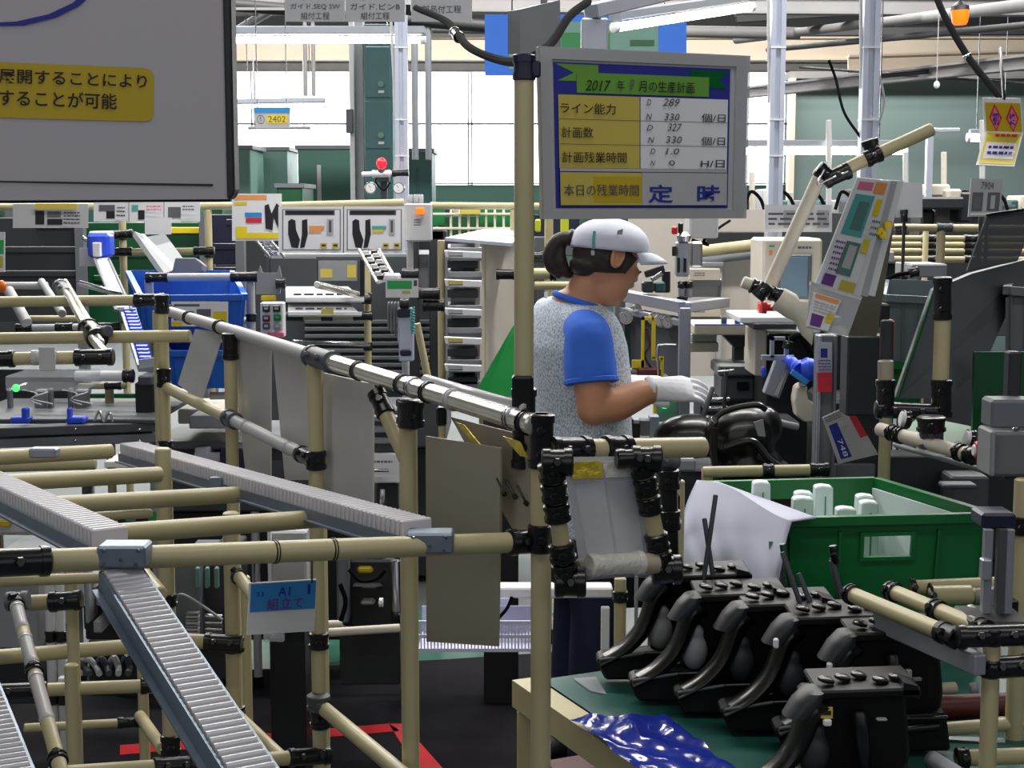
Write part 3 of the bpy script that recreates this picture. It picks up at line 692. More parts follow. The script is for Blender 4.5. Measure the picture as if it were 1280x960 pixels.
pipe(t, W(52, 352, 4.9), W(78, 392, 4.3), .012, 'grey'); pipe(t, W(100, 354, 4.7), W(150, 368, 4.4), .009, 'steel'); pipe(t, W(0, 357, 4.9), W(60, 357, 4.9), .012, 'grey_light'); post(t, -12, 400, 4.8, 352)
t = T('chute_rail', 'shiny twin guide rail sloping down over the left pipes', 'rail')
for dx in (0, 7): pipe(t, W(74 + dx, 352, 4.1), W(118 + dx * 1.2, 428, 3.45), .0085, 'chrome', 'rail')
slab(t, 'channel', 'black_soft', [W(78, 362, 4.1), W(84, 360, 4.1), W(122, 424, 3.5), W(110, 424, 3.5)], .03)
joint(t, W(75, 358, 4.05), W(84, 370, 3.98), .022, 'grey_mid'); joint(t, W(110, 410, 3.6), W(122, 424, 3.5), .026, 'black'); pipe(t, W(120, 428, 3.45), W(138, 450, 3.3), .011, 'chrome', 'rail'); joint(t, W(112, 414, 3.55), W(136, 414, 3.5), .014, 'grey_dark')
bm = bmesh.new(); add_ell(bm, W(2, 358, 4.4), (.014, 0, 0), (0, .014, 0), (0, 0, .018)); tag(obj('knob', bm, 'orange', None, True), 'small orange round knob at the left photo edge', 'knob')
# --- centre machine
t = T('assembly_machine', 'large dark grey cabinet machine under the picture boards', 'machine')
pbox(t, 'cabinet', 'grey_dark', 332, 318, 556, 560, 6.3, .7, .01)
for k in range(9): pbox(t, 'louver', 'grey_mid', 380 if k < 5 else 352, 400 + k * 9, 540, 405 + k * 9, 6.27, .03)
pbox(t, 'door', 'grey_dark', 338, 322, 396, 380, 6.27, .03); pbox(t, 'corner_post', 'charcoal', 536, 288, 556, 480, 6.1, .06, .004); pbox(t, 'corner_post', 'charcoal', 510, 300, 524, 480, 6.1, .06, .004)
pbox(t, 'top_beam', 'charcoal', 510, 288, 558, 300, 6.1, .1, .004); pbox(t, 'grey_panel', 'grey', 512, 318, 536, 372, 6.15, .03); pbox(t, 'foot', 'charcoal', 340, 560, 548, 720, 6.4, .5)
q = pq(398, 326, 446, 351, 6.2); slab(t, 'tag_plate', 'grey', q, .01); prints(t, q, [(.05, .4, .36, .85, 'label_olive'), (.75, .2, .98, .85, 'label_olive')])
for x in (320, 338): run(t, W(x, 300, 6.0), W(x + 18, 322, 6.0), .006, 'steel')
for k in range(3): pbox(t, 'valve', 'steel', 322 + k * 4, 300 + k * 7, 338 + k * 4, 306 + k * 7, 6.05, .04)
t = T('bracket_plate', 'grey two-pronged bracket plate above the push button box', 'bracket')
prism(t, 'plate', 'grey', [W(320, 368, 5.4), W(320, 345, 5.4), W(325, 332, 5.4), (W(328, 341, 5.4)), W(346, 341, 5.4), W(349, 332, 5.4), W(352, 345, 5.4), W(350, 368, 5.4)], (0, .01, 0)); joint(t, W(345, 354, 5.38), W(357, 354, 5.38), .02); pbox(t, 'label', 'yellow', 326, 369, 345, 376, 5.38, .004)
t = T('button_box', 'white push button box with six square buttons', 'control box'); pbox(t, 'body', 'white', 325, 378, 355, 422, 5.1, .05, .004); pbox(t, 'base', 'print_pink', 334, 415, 355, 422, 5.09, .012)
for i, (x, y, m) in enumerate(((333, 386, 'black'), (346, 386, 'black'), (333, 398, 'red_dark'), (347, 397, 'green'), (333, 408, 'grey_dark'), (347, 408, 'grey'))):
    b = pbox(t, 'button', m, x - 5, y - 4, x + 4, y + 4, 5.085, .015, .002); prints(b, pq(x - 3, y - 2, x + 2, y + 1, 5.084), [(0, 0, 1, 1, 'grey_light' if m != 'green' else 'print_green')])
for i, (x0, y0, x1, y1, l) in enumerate(((357, 358, 455, 376, 'rear pale part tray on the machine shelf'), (360, 374, 452, 394, 'front pale part tray above the black jointed pipe'))):
    t = T('part_tray', l, 'tray', 'pale trays on the machine shelf'); slab(t, 'sheet', 'grey_light', [W(x0, y0, 6.0 - i * .2), W(x1 - 20, y0, 6.0 - i * .2), W(x1, y1, 5.7 - i * .1), W(x0, y1, 5.7 - i * .1)], .006)
    prism(t, 'lip', 'white', [W(x0, y1 - 4, 5.69 - i * .1), W(x1, y1 - 4, 5.69 - i * .1), W(x1, y1, 5.69 - i * .1), W(x0, y1, 5.69 - i * .1)], (0, .006, 0)); prints(t, [W(x0, y1 - 12, 5.68 - i * .1), W(x1, y1 - 12, 5.68 - i * .1), W(x1, y1, 5.68 - i * .1), W(x0, y1, 5.68 - i * .1)], lines(1, .1, .1, .8, .6, 'print_grey') + ([(.45, .3, .62, .9, 'label_olive')] if i else []))
t = T('bead_chute', 'white ladder-like chute studded with black rollers above the green sign', 'chute')
slab(t, 'channel', 'white', [W(449, 314, 5.2), W(474, 313, 5.2), W(492, 346, 4.8), W(472, 352, 4.8)], .008)
for k in range(8):
    for s in (0, 1):
        p = bil([W(451, 314, 5.18), W(472, 313, 5.18), W(488, 344, 4.8), W(473, 350, 4.8)], .25 + .5 * s, (k + .5) / 8)
        box(t, 'roller', 'black' if (k + s) % 2 else 'grey_light', p, (.022, .02, .014), None, .003)
for s in (0, 1): pipe(t, W((449, 474)[s], 312, 5.2), W((472, 492)[s], (353, 346)[s], 4.78), .006, 'chrome', 'side_rail')
pbox(t, 'stop_block', 'white_gloss', 480, 342, 500, 354, 4.75, .05, .006); slab(t, 'stem', 'black_soft', pq(450, 325, 455, 370, 5.3), .03)
t = card('shelf_sign', 'white sign with a green band on the post under the bead chute', pq(482, 348, 523, 372, 4.7), [(.05, .12, .8, .55, 'print_green'), (.86, .1, .96, .4, 'print_pen'), (.5, .65, .75, .8, 'label_olive')])
t = T('tool_post', 'post hung with white and blue tool holder and a coiled teal cord', 'post')
pbox(t, 'holder', 'alu_pale', 498, 388, 517, 452, 4.75, .04, .004); pbox(t, 'band', 'navy_plastic', 496, 385, 513, 397, 4.73, .05, .004); pbox(t, 'band', 'navy_plastic', 500, 437, 514, 445, 4.74, .05, .004)
for k in range(4): pbox(t, 'fin', 'grey', 484 + k * 4, 378, 486 + k * 4, 412 + 5 * k, 4.8, .06)
cpts = [W(515.5, 384, 4.72) + V((.006 * math.cos(k * .9), .006 * math.sin(k * .9), -k * .0013)) for k in range(64)]
obj('coil_cord', add_tube(bmesh.new(), cpts, .003, 5), 'print_teal', t, True)
joint(t, W(500, 380, 4.75), W(512, 380, 4.75), .02); post(t, 507, 420, 4.85, 352, .012, 'grey_light'); pipe(t, W(521, 404, 4.9), W(536, 478, 4.9), .012)
for (x0, x1, y) in ((520, 550, 367), (528, 556, 382), (502, 524, 343)): joint(t, W(x0, y, 4.95), W(x1, y, 4.95), .02, 'black')
t = T('tray_tower', 'beige panel tower holding a stack of grey trays', 'shelf unit'); 
slab(t, 'side_panel', 'cream_panel', [W(600, 304, 5.5), W(655, 300, 5.9), W(655, 520, 5.9), W(600, 520, 5.5)], .02)
slab(t, 'top_sheet', 'alu_pale', [W(556, 297, 5.5), W(606, 286, 6.0), W(668, 286, 6.0), W(640, 304, 5.5)], .012); pbox(t, 'base', 'grey', 568, 476, 600, 500, 5.45, .3, .004)
for x in (552, 603): post(t, x, 400, 5.55, 300)
t.pop('group', None)
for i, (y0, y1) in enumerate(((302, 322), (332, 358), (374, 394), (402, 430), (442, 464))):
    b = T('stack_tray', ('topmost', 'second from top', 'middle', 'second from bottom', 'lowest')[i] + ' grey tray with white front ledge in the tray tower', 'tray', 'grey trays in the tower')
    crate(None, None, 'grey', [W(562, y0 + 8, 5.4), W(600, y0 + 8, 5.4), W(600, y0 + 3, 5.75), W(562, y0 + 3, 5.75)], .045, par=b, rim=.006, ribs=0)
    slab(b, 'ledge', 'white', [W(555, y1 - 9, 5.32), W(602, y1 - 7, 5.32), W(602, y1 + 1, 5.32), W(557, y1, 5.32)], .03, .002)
    prints(b, pq(555, y1 - 8, 602, y1, 5.318), [(.1, .1, .5, .6, 'label_olive' if i in (1, 3) else 'grey_light'), (.12, .65, .5, .85, 'print_grey')]); box(b, 'gap_shade', 'charcoal', W(580, y1 + 6, 5.6), (.11, .3, .03))  # dark box under each ledge stands in for the shade between trays
gc = T('green_cover', 'slanted bright green cover board left of the worker', 'cover')
prism(gc, 'board', 'green_tarp', [W(650, 396, 4.9), W(640, 410, 4.9), W(592, 494, 4.7), (W(604, 500, 4.7)), W(650, 494, 4.7)], (0, .02, 0)); pbox(gc, 'stand', 'charcoal', 604, 498, 648, 905, 4.75, .1)
# green rack and pipes further back
t = T('green_rack', 'far green shelving with cream uprights under the bright window', 'rack')
pbox(t, 'panel', 'green', 541, 258, 556, 282, 9.5, .05); pbox(t, 'panel', 'green', 600, 258, 640, 284, 9.5, .05); pbox(t, 'panel', 'green_deep', 556, 270, 600, 300, 9.7, .05)
for x in range(562, 640, 11): pbox(t, 'upright', 'cream', x, 262, x + 3, 300, 9.4, .04)
for y in (266, 284): pbox(t, 'bar', 'cream', 541, y, 650, y + 3, 9.38, .03)
for x, w_ in ((575, 14), (588, 12)): pbox(t, 'box', 'label_olive', x, 257, x + w_, 268, 9.3, .1)
pbox(t, 'leg', 'cream', 545, 300, 550, 582, 9.4, .04); pbox(t, 'leg', 'cream', 634, 300, 639, 582, 9.4, .04)
t = T('pipe_rack', 'pipe rack with yellow-green bands directly behind the worker', 'rack')
pbox(t, 'beam', 'grey_mid', 668, 296, 720, 320, 5.6, .1); run(t, W(660, 342, 5.3), W(735, 342, 5.3), .02, js=((.36, .48),)); run(t, W(668, 357, 5.35), W(735, 357, 5.35), .015)
post(t, 686, 320, 5.5, 262, .016); pbox(t, 'band', 'yellow_lime', 669, 274, 676, 290, 5.4, .04, .004); pbox(t, 'band', 'yellow_lime', 701, 272, 711, 292, 5.4, .04, .004)
for x0, x1, y in ((620, 645, 343), (664, 680, 322)): joint(t, W(x0, y, 5.35), W(x1, y, 5.35), .02)
pbox(t, 'dark_plate', 'navy_plastic', 664, 268, 724, 296, 5.7, .05); pbox(t, 'leg', 'grey_mid', 672, 320, 680, 560, 5.65, .05)
# ------------------------------------------------ right of the worker
t = T('cream_partition', 'wide cream partition panel behind the gauge machine', 'panel')
slab(t, 'panel', 'cream_panel', pq(786, 262, 962, 470, 6.6), .04); bm = bmesh.new()
for x in (786, 900, 962): p = W(x, 300, 6.58); add_box(bm, (p.x, 6.58, p.z / 2), (.02, .03, p.z))
obj('edge_strip', bm, 'grey_light', t)
t = T('gauge_machine', 'aluminium framed test machine with round gauges in front of the worker', 'machine')
a, b, c_ = W(774, 368, 5.0), W(856, 384, 4.6), W(905, 378, 4.9)
def bar(par, a, b, w_, h, m='alu', name='frame_bar'): return box(par, name, m, (a + b) / 2, ((b - a).length, w_, h), (b - a).to_track_quat('X', 'Z').to_matrix(), .002)
bar(t, a, b, .04, .035); bar(t, b + V((0, 0, 0)), c_, .04, .03); bar(t, a - V((0, 0, .05)), b - V((0, 0, .05)), .02, .02)
for p, y in ((b, 700), (a, 700)): box(t, 'upright', 'alu' if p is not a else 'grey', (p.x, p.y, (p.z) / 2), (.034, .04, p.z), None, .003)
slab(t, 'panel', 'grey_dark', [W(788, 384, 4.98), W(850, 396, 4.66), W(850, 482, 4.66), W(788, 482, 4.98)], .006); slab(t, 'green_panel', 'green_deep', pq(772, 400, 790, 470, 5.02), .01)
for x, y, r, Y in ((783, 397, .022, 4.9), (797, 386, .014, 4.86), (818, 399, .020, 4.72), (826, 401, .021, 4.69), (835, 403, .020, 4.66)): gauge(t, x, y, Y, r * 1.02, 'grey_light')
bm = bmesh.new()
for u0, v0, u1, v1 in ((802, 396, 817, 400), (802, 396, 805, 460), (815, 396, 819, 448), (815, 446, 828, 450), (826, 446, 829, 500), (790, 450, 806, 460)):
    p, q = W(u0, v0, 4.6), W(u1, v1, 4.6); add_box(bm, (p + q) / 2, (q.x - p.x, .012, p.z - q.z))
obj('yellow_guard', bm, 'yellow', t); hose(t, [W(823, 472, 4.55), W(822, 436, 4.55), W(828, 431, 4.55), W(845, 431, 4.55)], .004, 'steel', 'wire_loop'); hose(t, [W(808, 410, 4.6), W(812, 430, 4.6), W(806, 445, 4.6), W(815, 462, 4.6)], .004, 'red_dark')
pbox(t, 'sensor_box', 'grey_light', 793, 387, 805, 391, 4.85, .02); pbox(t, 'deck', 'charcoal', 770, 480, 870, 490, 4.6, .5); pbox(t, 'deck_plate', 'grey', 788, 476, 842, 481, 4.55, .2, .003)
pbox(t, 'clamp', 'steel', 776, 460, 800, 468, 4.6, .06, .004); pbox(t, 'clamp_block', 'red_dark', 797, 460, 826, 478, 4.58, .06, .006)
bm = bmesh.new(); add_ell(bm, W(831, 505, 4.4), (.014, 0, 0), (0, .008, 0), (0, 0, .014)); obj('green_lamp', bm, 'lamp_green', t, True); pbox(t, 'green_lamp_box', 'teal_pale', 822, 498, 848, 530, 4.42, .05, .004); pbox(t, 'yellow_post', 'yellow', 817, 498, 824, 526, 4.44, .02)
for (x0, y0, x1, y1, m) in ((800, 525, 812, 545, 'grey'), (812, 520, 824, 548, 'alu_pale'), (790, 528, 800, 548, 'charcoal'), (824, 530, 838, 540, 'alu_pale'), (784, 524, 792, 546, 'red_dark')): pbox(t, 'fixture', m, x0, y0, x1, y1, 4.35, .05, .003)
pbox(t, 'cabinet', 'charcoal', 778, 550, 900, 760, 4.75, .4)
t = T('valve_tower', 'silver pneumatic valve tower on a post right of the cap brim', 'valve')
pbox(t, 'body', 'alu', 846, 302, 862, 346, 5.0, .06, .006); pbox(t, 'body', 'steel', 864, 302, 878, 334, 5.05, .05, .006)
for x in (849, 857): pbox(t, 'slot', 'black', x - 2, 322, x + 1, 341, 4.99, .02)
for x in (852, 861): joint(t, W(x, 360, 4.98), W(x, 351, 4.98), .014); pipe(t, W(x, 372, 4.98), W(x, 360, 4.98), .012, 'alu')
bm = add_lathe(bmesh.new(), W(855, 302, 5.0), W(855, 290, 5.0), [(0, .02), (.6, .024), (1, .012)], 12); obj('cap', bm, 'steel', t, True); pbox(t, 'red_knob', 'red', 840, 283, 847, 293, 4.98, .02, .004); pbox(t, 'black_knob', 'black', 848, 278, 854, 292, 4.99, .02, .004)
pbox(t, 'side_box', 'grey_light', 862, 266, 898, 298, 5.1, .15, .006); pipe(t, W(843, 308, 5), W(843, 320, 5), .008, 'black', 'plug'); joint(t, W(853, 383, 4.95), W(853, 370, 4.95), .018, 'black'); pipe(t, W(853, 382, 5.0), V((W(853, 382, 5.0).x, 5.0, 0)), .014, 'alu')
hose(t, [W(866, 300, 5.1), W(885, 306, 5.2), W(880, 300, 5.2), W(900, 284, 5.3), W(912, 276, 5.4)], .005)
t = T('clamp_tool', 'small black toggle clamp tool lying on top of the gauge machine', 'tool')
bar(t, W(806, 343, 4.8), W(830, 335, 4.8), .03, .022, 'black_soft', 'handle'); bar(t, W(814, 350, 4.78), W(828, 341, 4.78), .02, .015, 'steel', 'jaw'); pbox(t, 'base', 'charcoal', 803, 352, 818, 366, 4.8, .05, .006); pbox(t, 'spring', 'teal', 818, 352, 832, 366, 4.82, .05, .006); pbox(t, 'arm', 'black', 828, 338, 838, 366, 4.83, .02, .004)
t = T('duct_pipes', 'olive and grey parallel ducts above the cream partition', 'pipe'); run(t, W(878, 315, 6.3), W(958, 306, 6.1), .028, 'beige_old'); run(t, W(878, 325, 6.3), W(958, 315, 6.1), .022, 'grey'); pbox(t, 'clutter', 'charcoal', 884, 290, 955, 308, 6.5, .1); pbox(t, 'ledge', 'grey', 878, 328, 905, 334, 6.2, .1)
for (x0, y0, x1, y1, m, l) in ((862, 336, 900, 350, 'cream', 'upper white bin on the shelf right of the valve tower'), (862, 381, 900, 396, 'cream', 'lower white bin with print right of the valve tower')):
    t = T('shelf_bin', l, 'bin'); pbox(t, 'front', m, x0, y0, x1, y1, 5.3, .02, .002); crate(None, None, 'grey_mid', [W(x0, y1, 5.32), W(x1, y1, 5.32), W(x1, y1 - 2, 5.6), W(x0, y1 - 2, 5.6)], .06, par=t, rim=.004, ribs=0); prints(t, pq(x0, y0, x1, y1, 5.299), lines(2, .15, .3, .5, .7))
t = T('part_table', 'small cream bench with blue topped tray on a black pedestal', 'table'); pbox(t, 'tray', 'cream', 868, 406, 945, 419, 5.0, .25, .004); slab(t, 'blue_sheet', 'blue', [W(868, 405.5, 5.0), W(945, 405.5, 5.0), W(940, 402, 5.22), W(872, 402, 5.22)], .002)
for x in (905, 922): pipe(t, W(x, 405, 5.05), W(x, 396, 5.05), .01, 'grey_dark', 'pin')
prism(t, 'bracket', 'charcoal', [W(905, 420, 5.05), W(942, 420, 5.05), W(930, 434, 5.05), W(918, 434, 5.05)], (0, .1, 0)); pbox(t, 'column', 'grey_dark', 918, 432, 930, 458, 5.1, .06); pbox(t, 'base', 'grey', 898, 456, 956, 470, 4.95, .2, .006); pbox(t, 'drum', 'grey_mid', 902, 470, 950, 502, 4.98, .2, .01); pbox(t, 'latch', 'black', 922, 478, 936, 488, 4.96, .02)
pbox(t, 'lower_bin', 'cream', 862, 428, 898, 440, 5.1, .2, .003); pbox(t, 'small_parts', 'grey_light', 864, 417, 896, 427, 5.08, .12, .004); pbox(t, 'stand', 'charcoal', 876, 500, 946, 700, 5.0, .2)
t = T('operator_panel', 'cream operator panel with grey touch screen behind the papers', 'control panel')
pbox(t, 'body', 'cream', 954, 298, 1026, 404, 4.7, .25, .008); pbox(t, 'bezel', 'grey_mid', 972, 318, 1014, 374, 4.69, .02, .004); pbox(t, 'screen', 'screen', 976, 321, 1009, 370, 4.685, .01, .001); prints(t, pq(954, 298, 1026, 404, 4.698), [(.1, .08, .2, .1, 'print_green'), (.1, .14, .16, .2, 'print_orange')] + lines(1, .6, .08, .85, .14, 'print_grey'))
bm = add_lathe(bmesh.new(), W(956, 385, 4.62), W(948, 385, 4.62), [(0, .012), (.4, .012), (.45, .022), (1, .02)], 14); obj('emergency_button', bm, 'red', t, True)
pbox(t, 'shelf', 'white', 925, 396, 1052, 404, 4.45, .3, .003); pbox(t, 'shelf_edge', 'charcoal', 942, 404, 1040, 412, 4.42, .25, .003); pbox(t, 'shelf_corner', 'white_gloss', 1000, 408, 1026, 418, 4.3, .06, .006); pbox(t, 'pedestal', 'cream', 944, 412, 958, 470, 4.6, .2); pbox(t, 'cabinet', 'charcoal', 960, 418, 1060, 700, 4.7, .4)
t = T('label_rack', 'row of white name cards along the top of the operator panel', 'sign rack'); Q = pq(956, 256, 1040, 290, 4.75); slab(t, 'strip', 'white', Q, .006); prints(t, Q, [(.03 + .25 * k, .2, .2 + .25 * k, .85, ('paper', 'grey_light')[k % 2]) for k in range(4)] + lines(3, .05, .25, .95, .8))
t = T('pneumatic_clamp', 'silver cylinder clamp with bright blue hose fitting', 'clamp')
a, b = W(979, 452, 4.2), W(963, 494, 4.2); bar(t, a, b, .04, .045, 'alu', 'cylinder'); bar(t, a + V((.012, -.022, 0)), b + V((.012, -.022, 0)), .006, .012, 'steel', 'groove')
bm = bmesh.new(); 
for u0, v0, u1, v1 in ((963, 421, 985, 425), (963, 421, 967, 447), (981, 421, 985, 447), (952, 444, 992, 450)): p, q = W(u0, v0, 4.2), W(u1, v1, 4.2); add_box(bm, (p + q) / 2, (q.x - p.x, .02, p.z - q.z))
obj('yoke', bm, 'alu', t)
bm = add_lathe(bmesh.new(), W(985, 449, 4.15), W(1000, 462, 4.1), [(0, .014), (.3, .014), (.35, .018), (.6, .015), (.8, .024), (1, .022)], 12); add_lathe(bm, W(1000, 462, 4.1), W(1016, 462, 4.1), [(0, .024), (.5, .034), (1, .03)], 14); obj('fitting', bm, 'blue_vivid', t, True)
bar(t, W(990, 464, 4.1), W(1010, 478, 4.08), .02, .016, 'sign_blue', 'lever'); bm = bmesh.new(); add_ell(bm, W(954, 465, 4.25), (.007, 0, 0), (0, .007, 0), (0, 0, .016)); obj('blue_tip', bm, 'blue_vivid', t, True)
hose(t, [W(984, 425, 4.2), W(1000, 420, 4.2), W(1010, 436, 4.2), W(1020, 455, 4.2)], .009); joint(t, W(984, 436, 4.18), W(986, 426, 4.18), .014)
t = T('press_head', 'cream plastic curved head hanging below the blue fitting', 'tool'); prism(t, 'shell', 'cream', [W(996, 484, 4.1), W(1003, 480, 4.1), W(1010, 484, 4.1), W(1008, 500, 4.1), W(1018, 504, 4.1), W(1018, 528, 4.1), W(1006, 528, 4.1), W(996, 520, 4.1), W(993, 500, 4.1)], (0, .06, 0), .004); pbox(t, 'bolt', 'steel', 1000, 478, 1008, 484, 4.08, .02, .002)
t = T('sign_post', 'upright aluminium post with taped white and red labels', 'post'); b_ = W(1030, 500, 4.0); box(t, 'extrusion', 'grey_mid', (b_.x, 4.0, W(0, 418, 4).z / 2), (.05, .05, W(0, 418, 4).z), None, .003); box(t, 'edge', 'alu', (b_.x - .02, 3.97, W(0, 418, 4).z / 2), (.008, .02, W(0, 418, 4).z)); box(t, 'edge', 'grey_mid', (b_.x + .02, 3.97, W(0, 418, 4).z / 2), (.008, .02, W(0, 418, 4).z))
Q = pq(1021, 428, 1040, 466, 3.95); slab(t, 'label', 'alu_pale', Q, .002); prints(t, Q, [(.25, .2, .7, .5, 'print_blue')] + lines(4, .1, .55, .9, .95, 'print_purple')); slab(t, 'red_tape', 'print_red', pq(1022, 466, 1040, 490, 3.94), .003)
pbox(t, 'beam', 'charcoal', 938, 528, 1000, 536, 4.2, .2); pbox(t, 'dark_box', 'charcoal', 1040, 418, 1075, 660, 4.3, .3)
Q = flat([W(1028, 522, 3.8), W(1062, 506, 3.8), W(1098, 568, 3.8), W(1048, 580, 3.8)])
t = card('number_tag', 'tilted paper tag numbered 748 with blue box and red stripe', Q, [(.1, .2, .38, .92, 'print_blue'), (.8, 0, 1.0, .62, 'print_red')] + lines(3, .05, .02, .6, .14) + lines(5, .45, .25, .7, .8, 'grey_light'), m='grey_light', cat='tag')
lettering(t, '748', [bil(Q, .38, .2), bil(Q, .38, .92), bil(Q, .1, .92), bil(Q, .1, .2)], .45, .25, .95, .7, 'white')
# document board arm group
t = T('document_stand', 'beige tilted pipe arm with black elbow holding the document board', 'pipe arm')
run(t, W(1166, 161, 3.2), W(1083, 199, 3.2), .014, js=((.78, 1.02),)); run(t, W(1083, 199, 3.2), W(1048, 216, 3.2), .014); joint(t, W(1062, 212, 3.2), W(1030, 226, 3.2), .019); joint(t, W(1022, 209, 3.2), W(1042, 226, 3.2), .018)
run(t, W(1024, 222, 3.2), W(960, 362, 3.25), .0145, 'cream', name='pipe'); joint(t, W(1086, 174, 3.22), W(1094, 200, 3.22), .018)
run(t, W(928, 352, 3.2), W(985, 374, 3.2), .013, 'cream', js=((.18, .36), (.6, .85))); joint(t, W(946, 372, 3.18), W(960, 356, 3.18), .016)
bm = bmesh.new(); add_loft(bm, [(W(972, 372, 3.2), (.014, 0, .02), (0, .02, 0)), (W(988, 382, 3.2), (.012, 0, .024), (0, .024, 0)), (W(996, 388, 3.2), (.006, 0, .022), (0, .014, 0)), (W(1010, 398, 3.2), (.012, 0, .036), (0, .008, 0)), (W(1018, 402, 3.2), (.004, 0, .05), (0, .004, 0))], 14); obj('paper_clamp', bm, 'cream', t, True)
bm = add_lathe(bmesh.new(), W(952, 384, 3.3), W(966, 384, 3.3), [(0, .014), (.4, .014), (.5, .008), (1, .008)], 12); obj('red_knob', bm, 'red', t, True); hose(t, [W(1030, 212, 3.18), W(1022, 230, 3.18), W(1036, 224, 3.18), W(1060, 214, 3.18)], .002, 'steel', 'wire')
# clear board & papers
Q = flat([W(1072, 222, 3.05), W(1112, 226, 3.1), W(1066, 372, 3.1), W(1018, 358, 3.05)])
t = T('document_board', 'tilted stack of colour printed work sheets in a clear holder', 'document'); slab(t, 'sheet', 'white_gloss', Q, .003)
prints(t, Q, [(.1, .03, .55, .1, 'print_pink'), (.6, .02, .95, .12, 'print_orange'), (.12, .14, .7, .5, 'print_teal'), (.3, .2, .62, .45, 'teal_pale'), (.35, .55, .75, .84, 'teal_pale'), (.45, .58, .68, .78, 'grey_light'), (.78, .16, .95, .3, 'yellow'), (.78, .5, .97, .62, 'print_yellow'), (.1, .86, .4, .96, 'print_purple'), (.55, .88, .95, .97, 'label_olive')] + lines(6, .06, .55, .3, .84, 'print_purple') + lines(3, .74, .32, .96, .48, 'print_grey'))
for k in range(3): slab(t, 'sheet', ('paper', 'grey_light', 'paper')[k], [p + V((.006 * (k + 1), .012 * (k + 1), .0)) for p in [Q[0], Q[1] + V((.01 * k, 0, 0)), Q[2] + V((.012 * (k + 1), 0, .0)), Q[3]]], .002)
slab(t, 'back_plate', 'olive_dark', [W(1085, 226, 3.25), W(1124, 240, 3.3), W(1096, 420, 3.3), W(1060, 420, 3.25)], .006)
for (x, y) in ((1100, 288), (1106, 276), (1096, 284)): pbox(t, 'sticky_tab', 'yellow', x, y, x + 9, y + 10, 3.12, .003)
Q2 = flat([W(1014, 352, 3.0), W(1078, 371, 3.02), W(1060, 420, 3.02), W(1008, 410, 3.0)]); slab(t, 'pocket', 'clear_matte', Q2, .004); slab(t, 'pocket_rim', 'white', [bil(Q2, 0, 0), bil(Q2, 1, 0), bil(Q2, 1, .08), bil(Q2, 0, .08)], .008)
Q3 = [bil(Q2, .05, .2), bil(Q2, .62, .22), bil(Q2, .5, .98), bil(Q2, .0, .95)]; Q3 = [p + V((0, -.004, 0)) for p in Q3]; slab(t, 'insert', 'white', Q3, .001); prints(t, Q3, [(.1, .02, .95, .14, 'print_orange'), (.1, .6, .6, .95, 'print_purple'), (.7, .45, .98, .75, 'yellow')] + lines(4, .1, .2, .9, .55, 'grey_light'))
# the white page behind and small sign, yellow card
t = card('blank_card', 'blank glossy white card behind the work sheets', pq(1108, 228, 1153, 272, 4.6), [(.0, .1, .2, .7, 'print_pink'), (.05, .3, .16, .5, 'print_orange')], m='white_gloss'); joint(t, W(1130, 278, 4.58), W(1130, 262, 4.58), .012, 'black', 'clip'); pipe(t, W(1130, 278, 4.6), V((W(1130, 278, 4.6).x, 4.6, 0)), .005, 'black', 'stem')
Q = [W(1214, 223, 4.0), W(1254, 224, 4.0), W(1250, 270, 4.0), W(1210, 271, 4.0)]; t = card('machine_sign', 'grey sign reading 7904 over two small dark pictures', Q, [(.08, .36, .42, .86, 'print_grey'), (.14, .48, .36, .78, 'grey_mid'), (.56, .36, .94, .86, 'print_grey'), (.66, .44, .8, .8, 'grey_light'), (.05, .9, .95, .97, 'white')], m='grey_light'); lettering(t, '7904', Q, .32, .08, .72, .28, 'print_grey')
for x in (1226, 1234): pipe(t, W(x, 268, 4.02), V((W(x, 268, 4.02).x, 4.02, 0)), .005, 'black', 'stem')
t['label'] = 'grey sign reading 7904 over two small dark pictures'
Qa = [W(1228, 122, 3.6), W(1276, 123, 3.6), W(1279, 166, 3.62), W(1231, 164, 3.62)]; Qb = [W(1231, 164, 3.62), W(1279, 166, 3.62), W(1268, 208, 3.5), W(1220, 206, 3.5)]
t = T('caution_card', 'folded yellow card with two characters in red diamonds at right edge', 'sign'); slab(t, 'upper_leaf', 'white', Qa, .002); slab(t, 'lower_leaf', 'white', Qb, .002)
def dia(u, v, a, b): return [(u - a, v), (u, v - b), (u + a, v), (u, v + b)]
prints(t, Qa, [(.05, .14, .97, .98, 'label_yellow'), (dia(.3, .58, .17, .42), 'print_red'), (dia(.3, .6, .12, .33), 'print_pink'), (dia(.74, .58, .17, .42), 'print_red'), (dia(.74, .6, .12, .33), 'print_pink')]); lettering(t, '初', Qa, .22, .42, .38, .8, 'print_blue', bold=.02); lettering(t, '終', Qa, .66, .42, .82, .8, 'print_blue', bold=.02)
prints(t, Qb, [(.06, .04, .96, .96, 'print_yellow'), (.1, .18, .9, .3, 'label_olive'), (.12, .34, .9, .82, 'white')] + lines(2, .2, .4, .85, .76, 'print_blue') + lines(1, .3, .08, .9, .22, 'print_red'))
pipe(t, W(1255, 124, 3.6), W(1250, 60, 3.75), .004, 'black', 'hook')
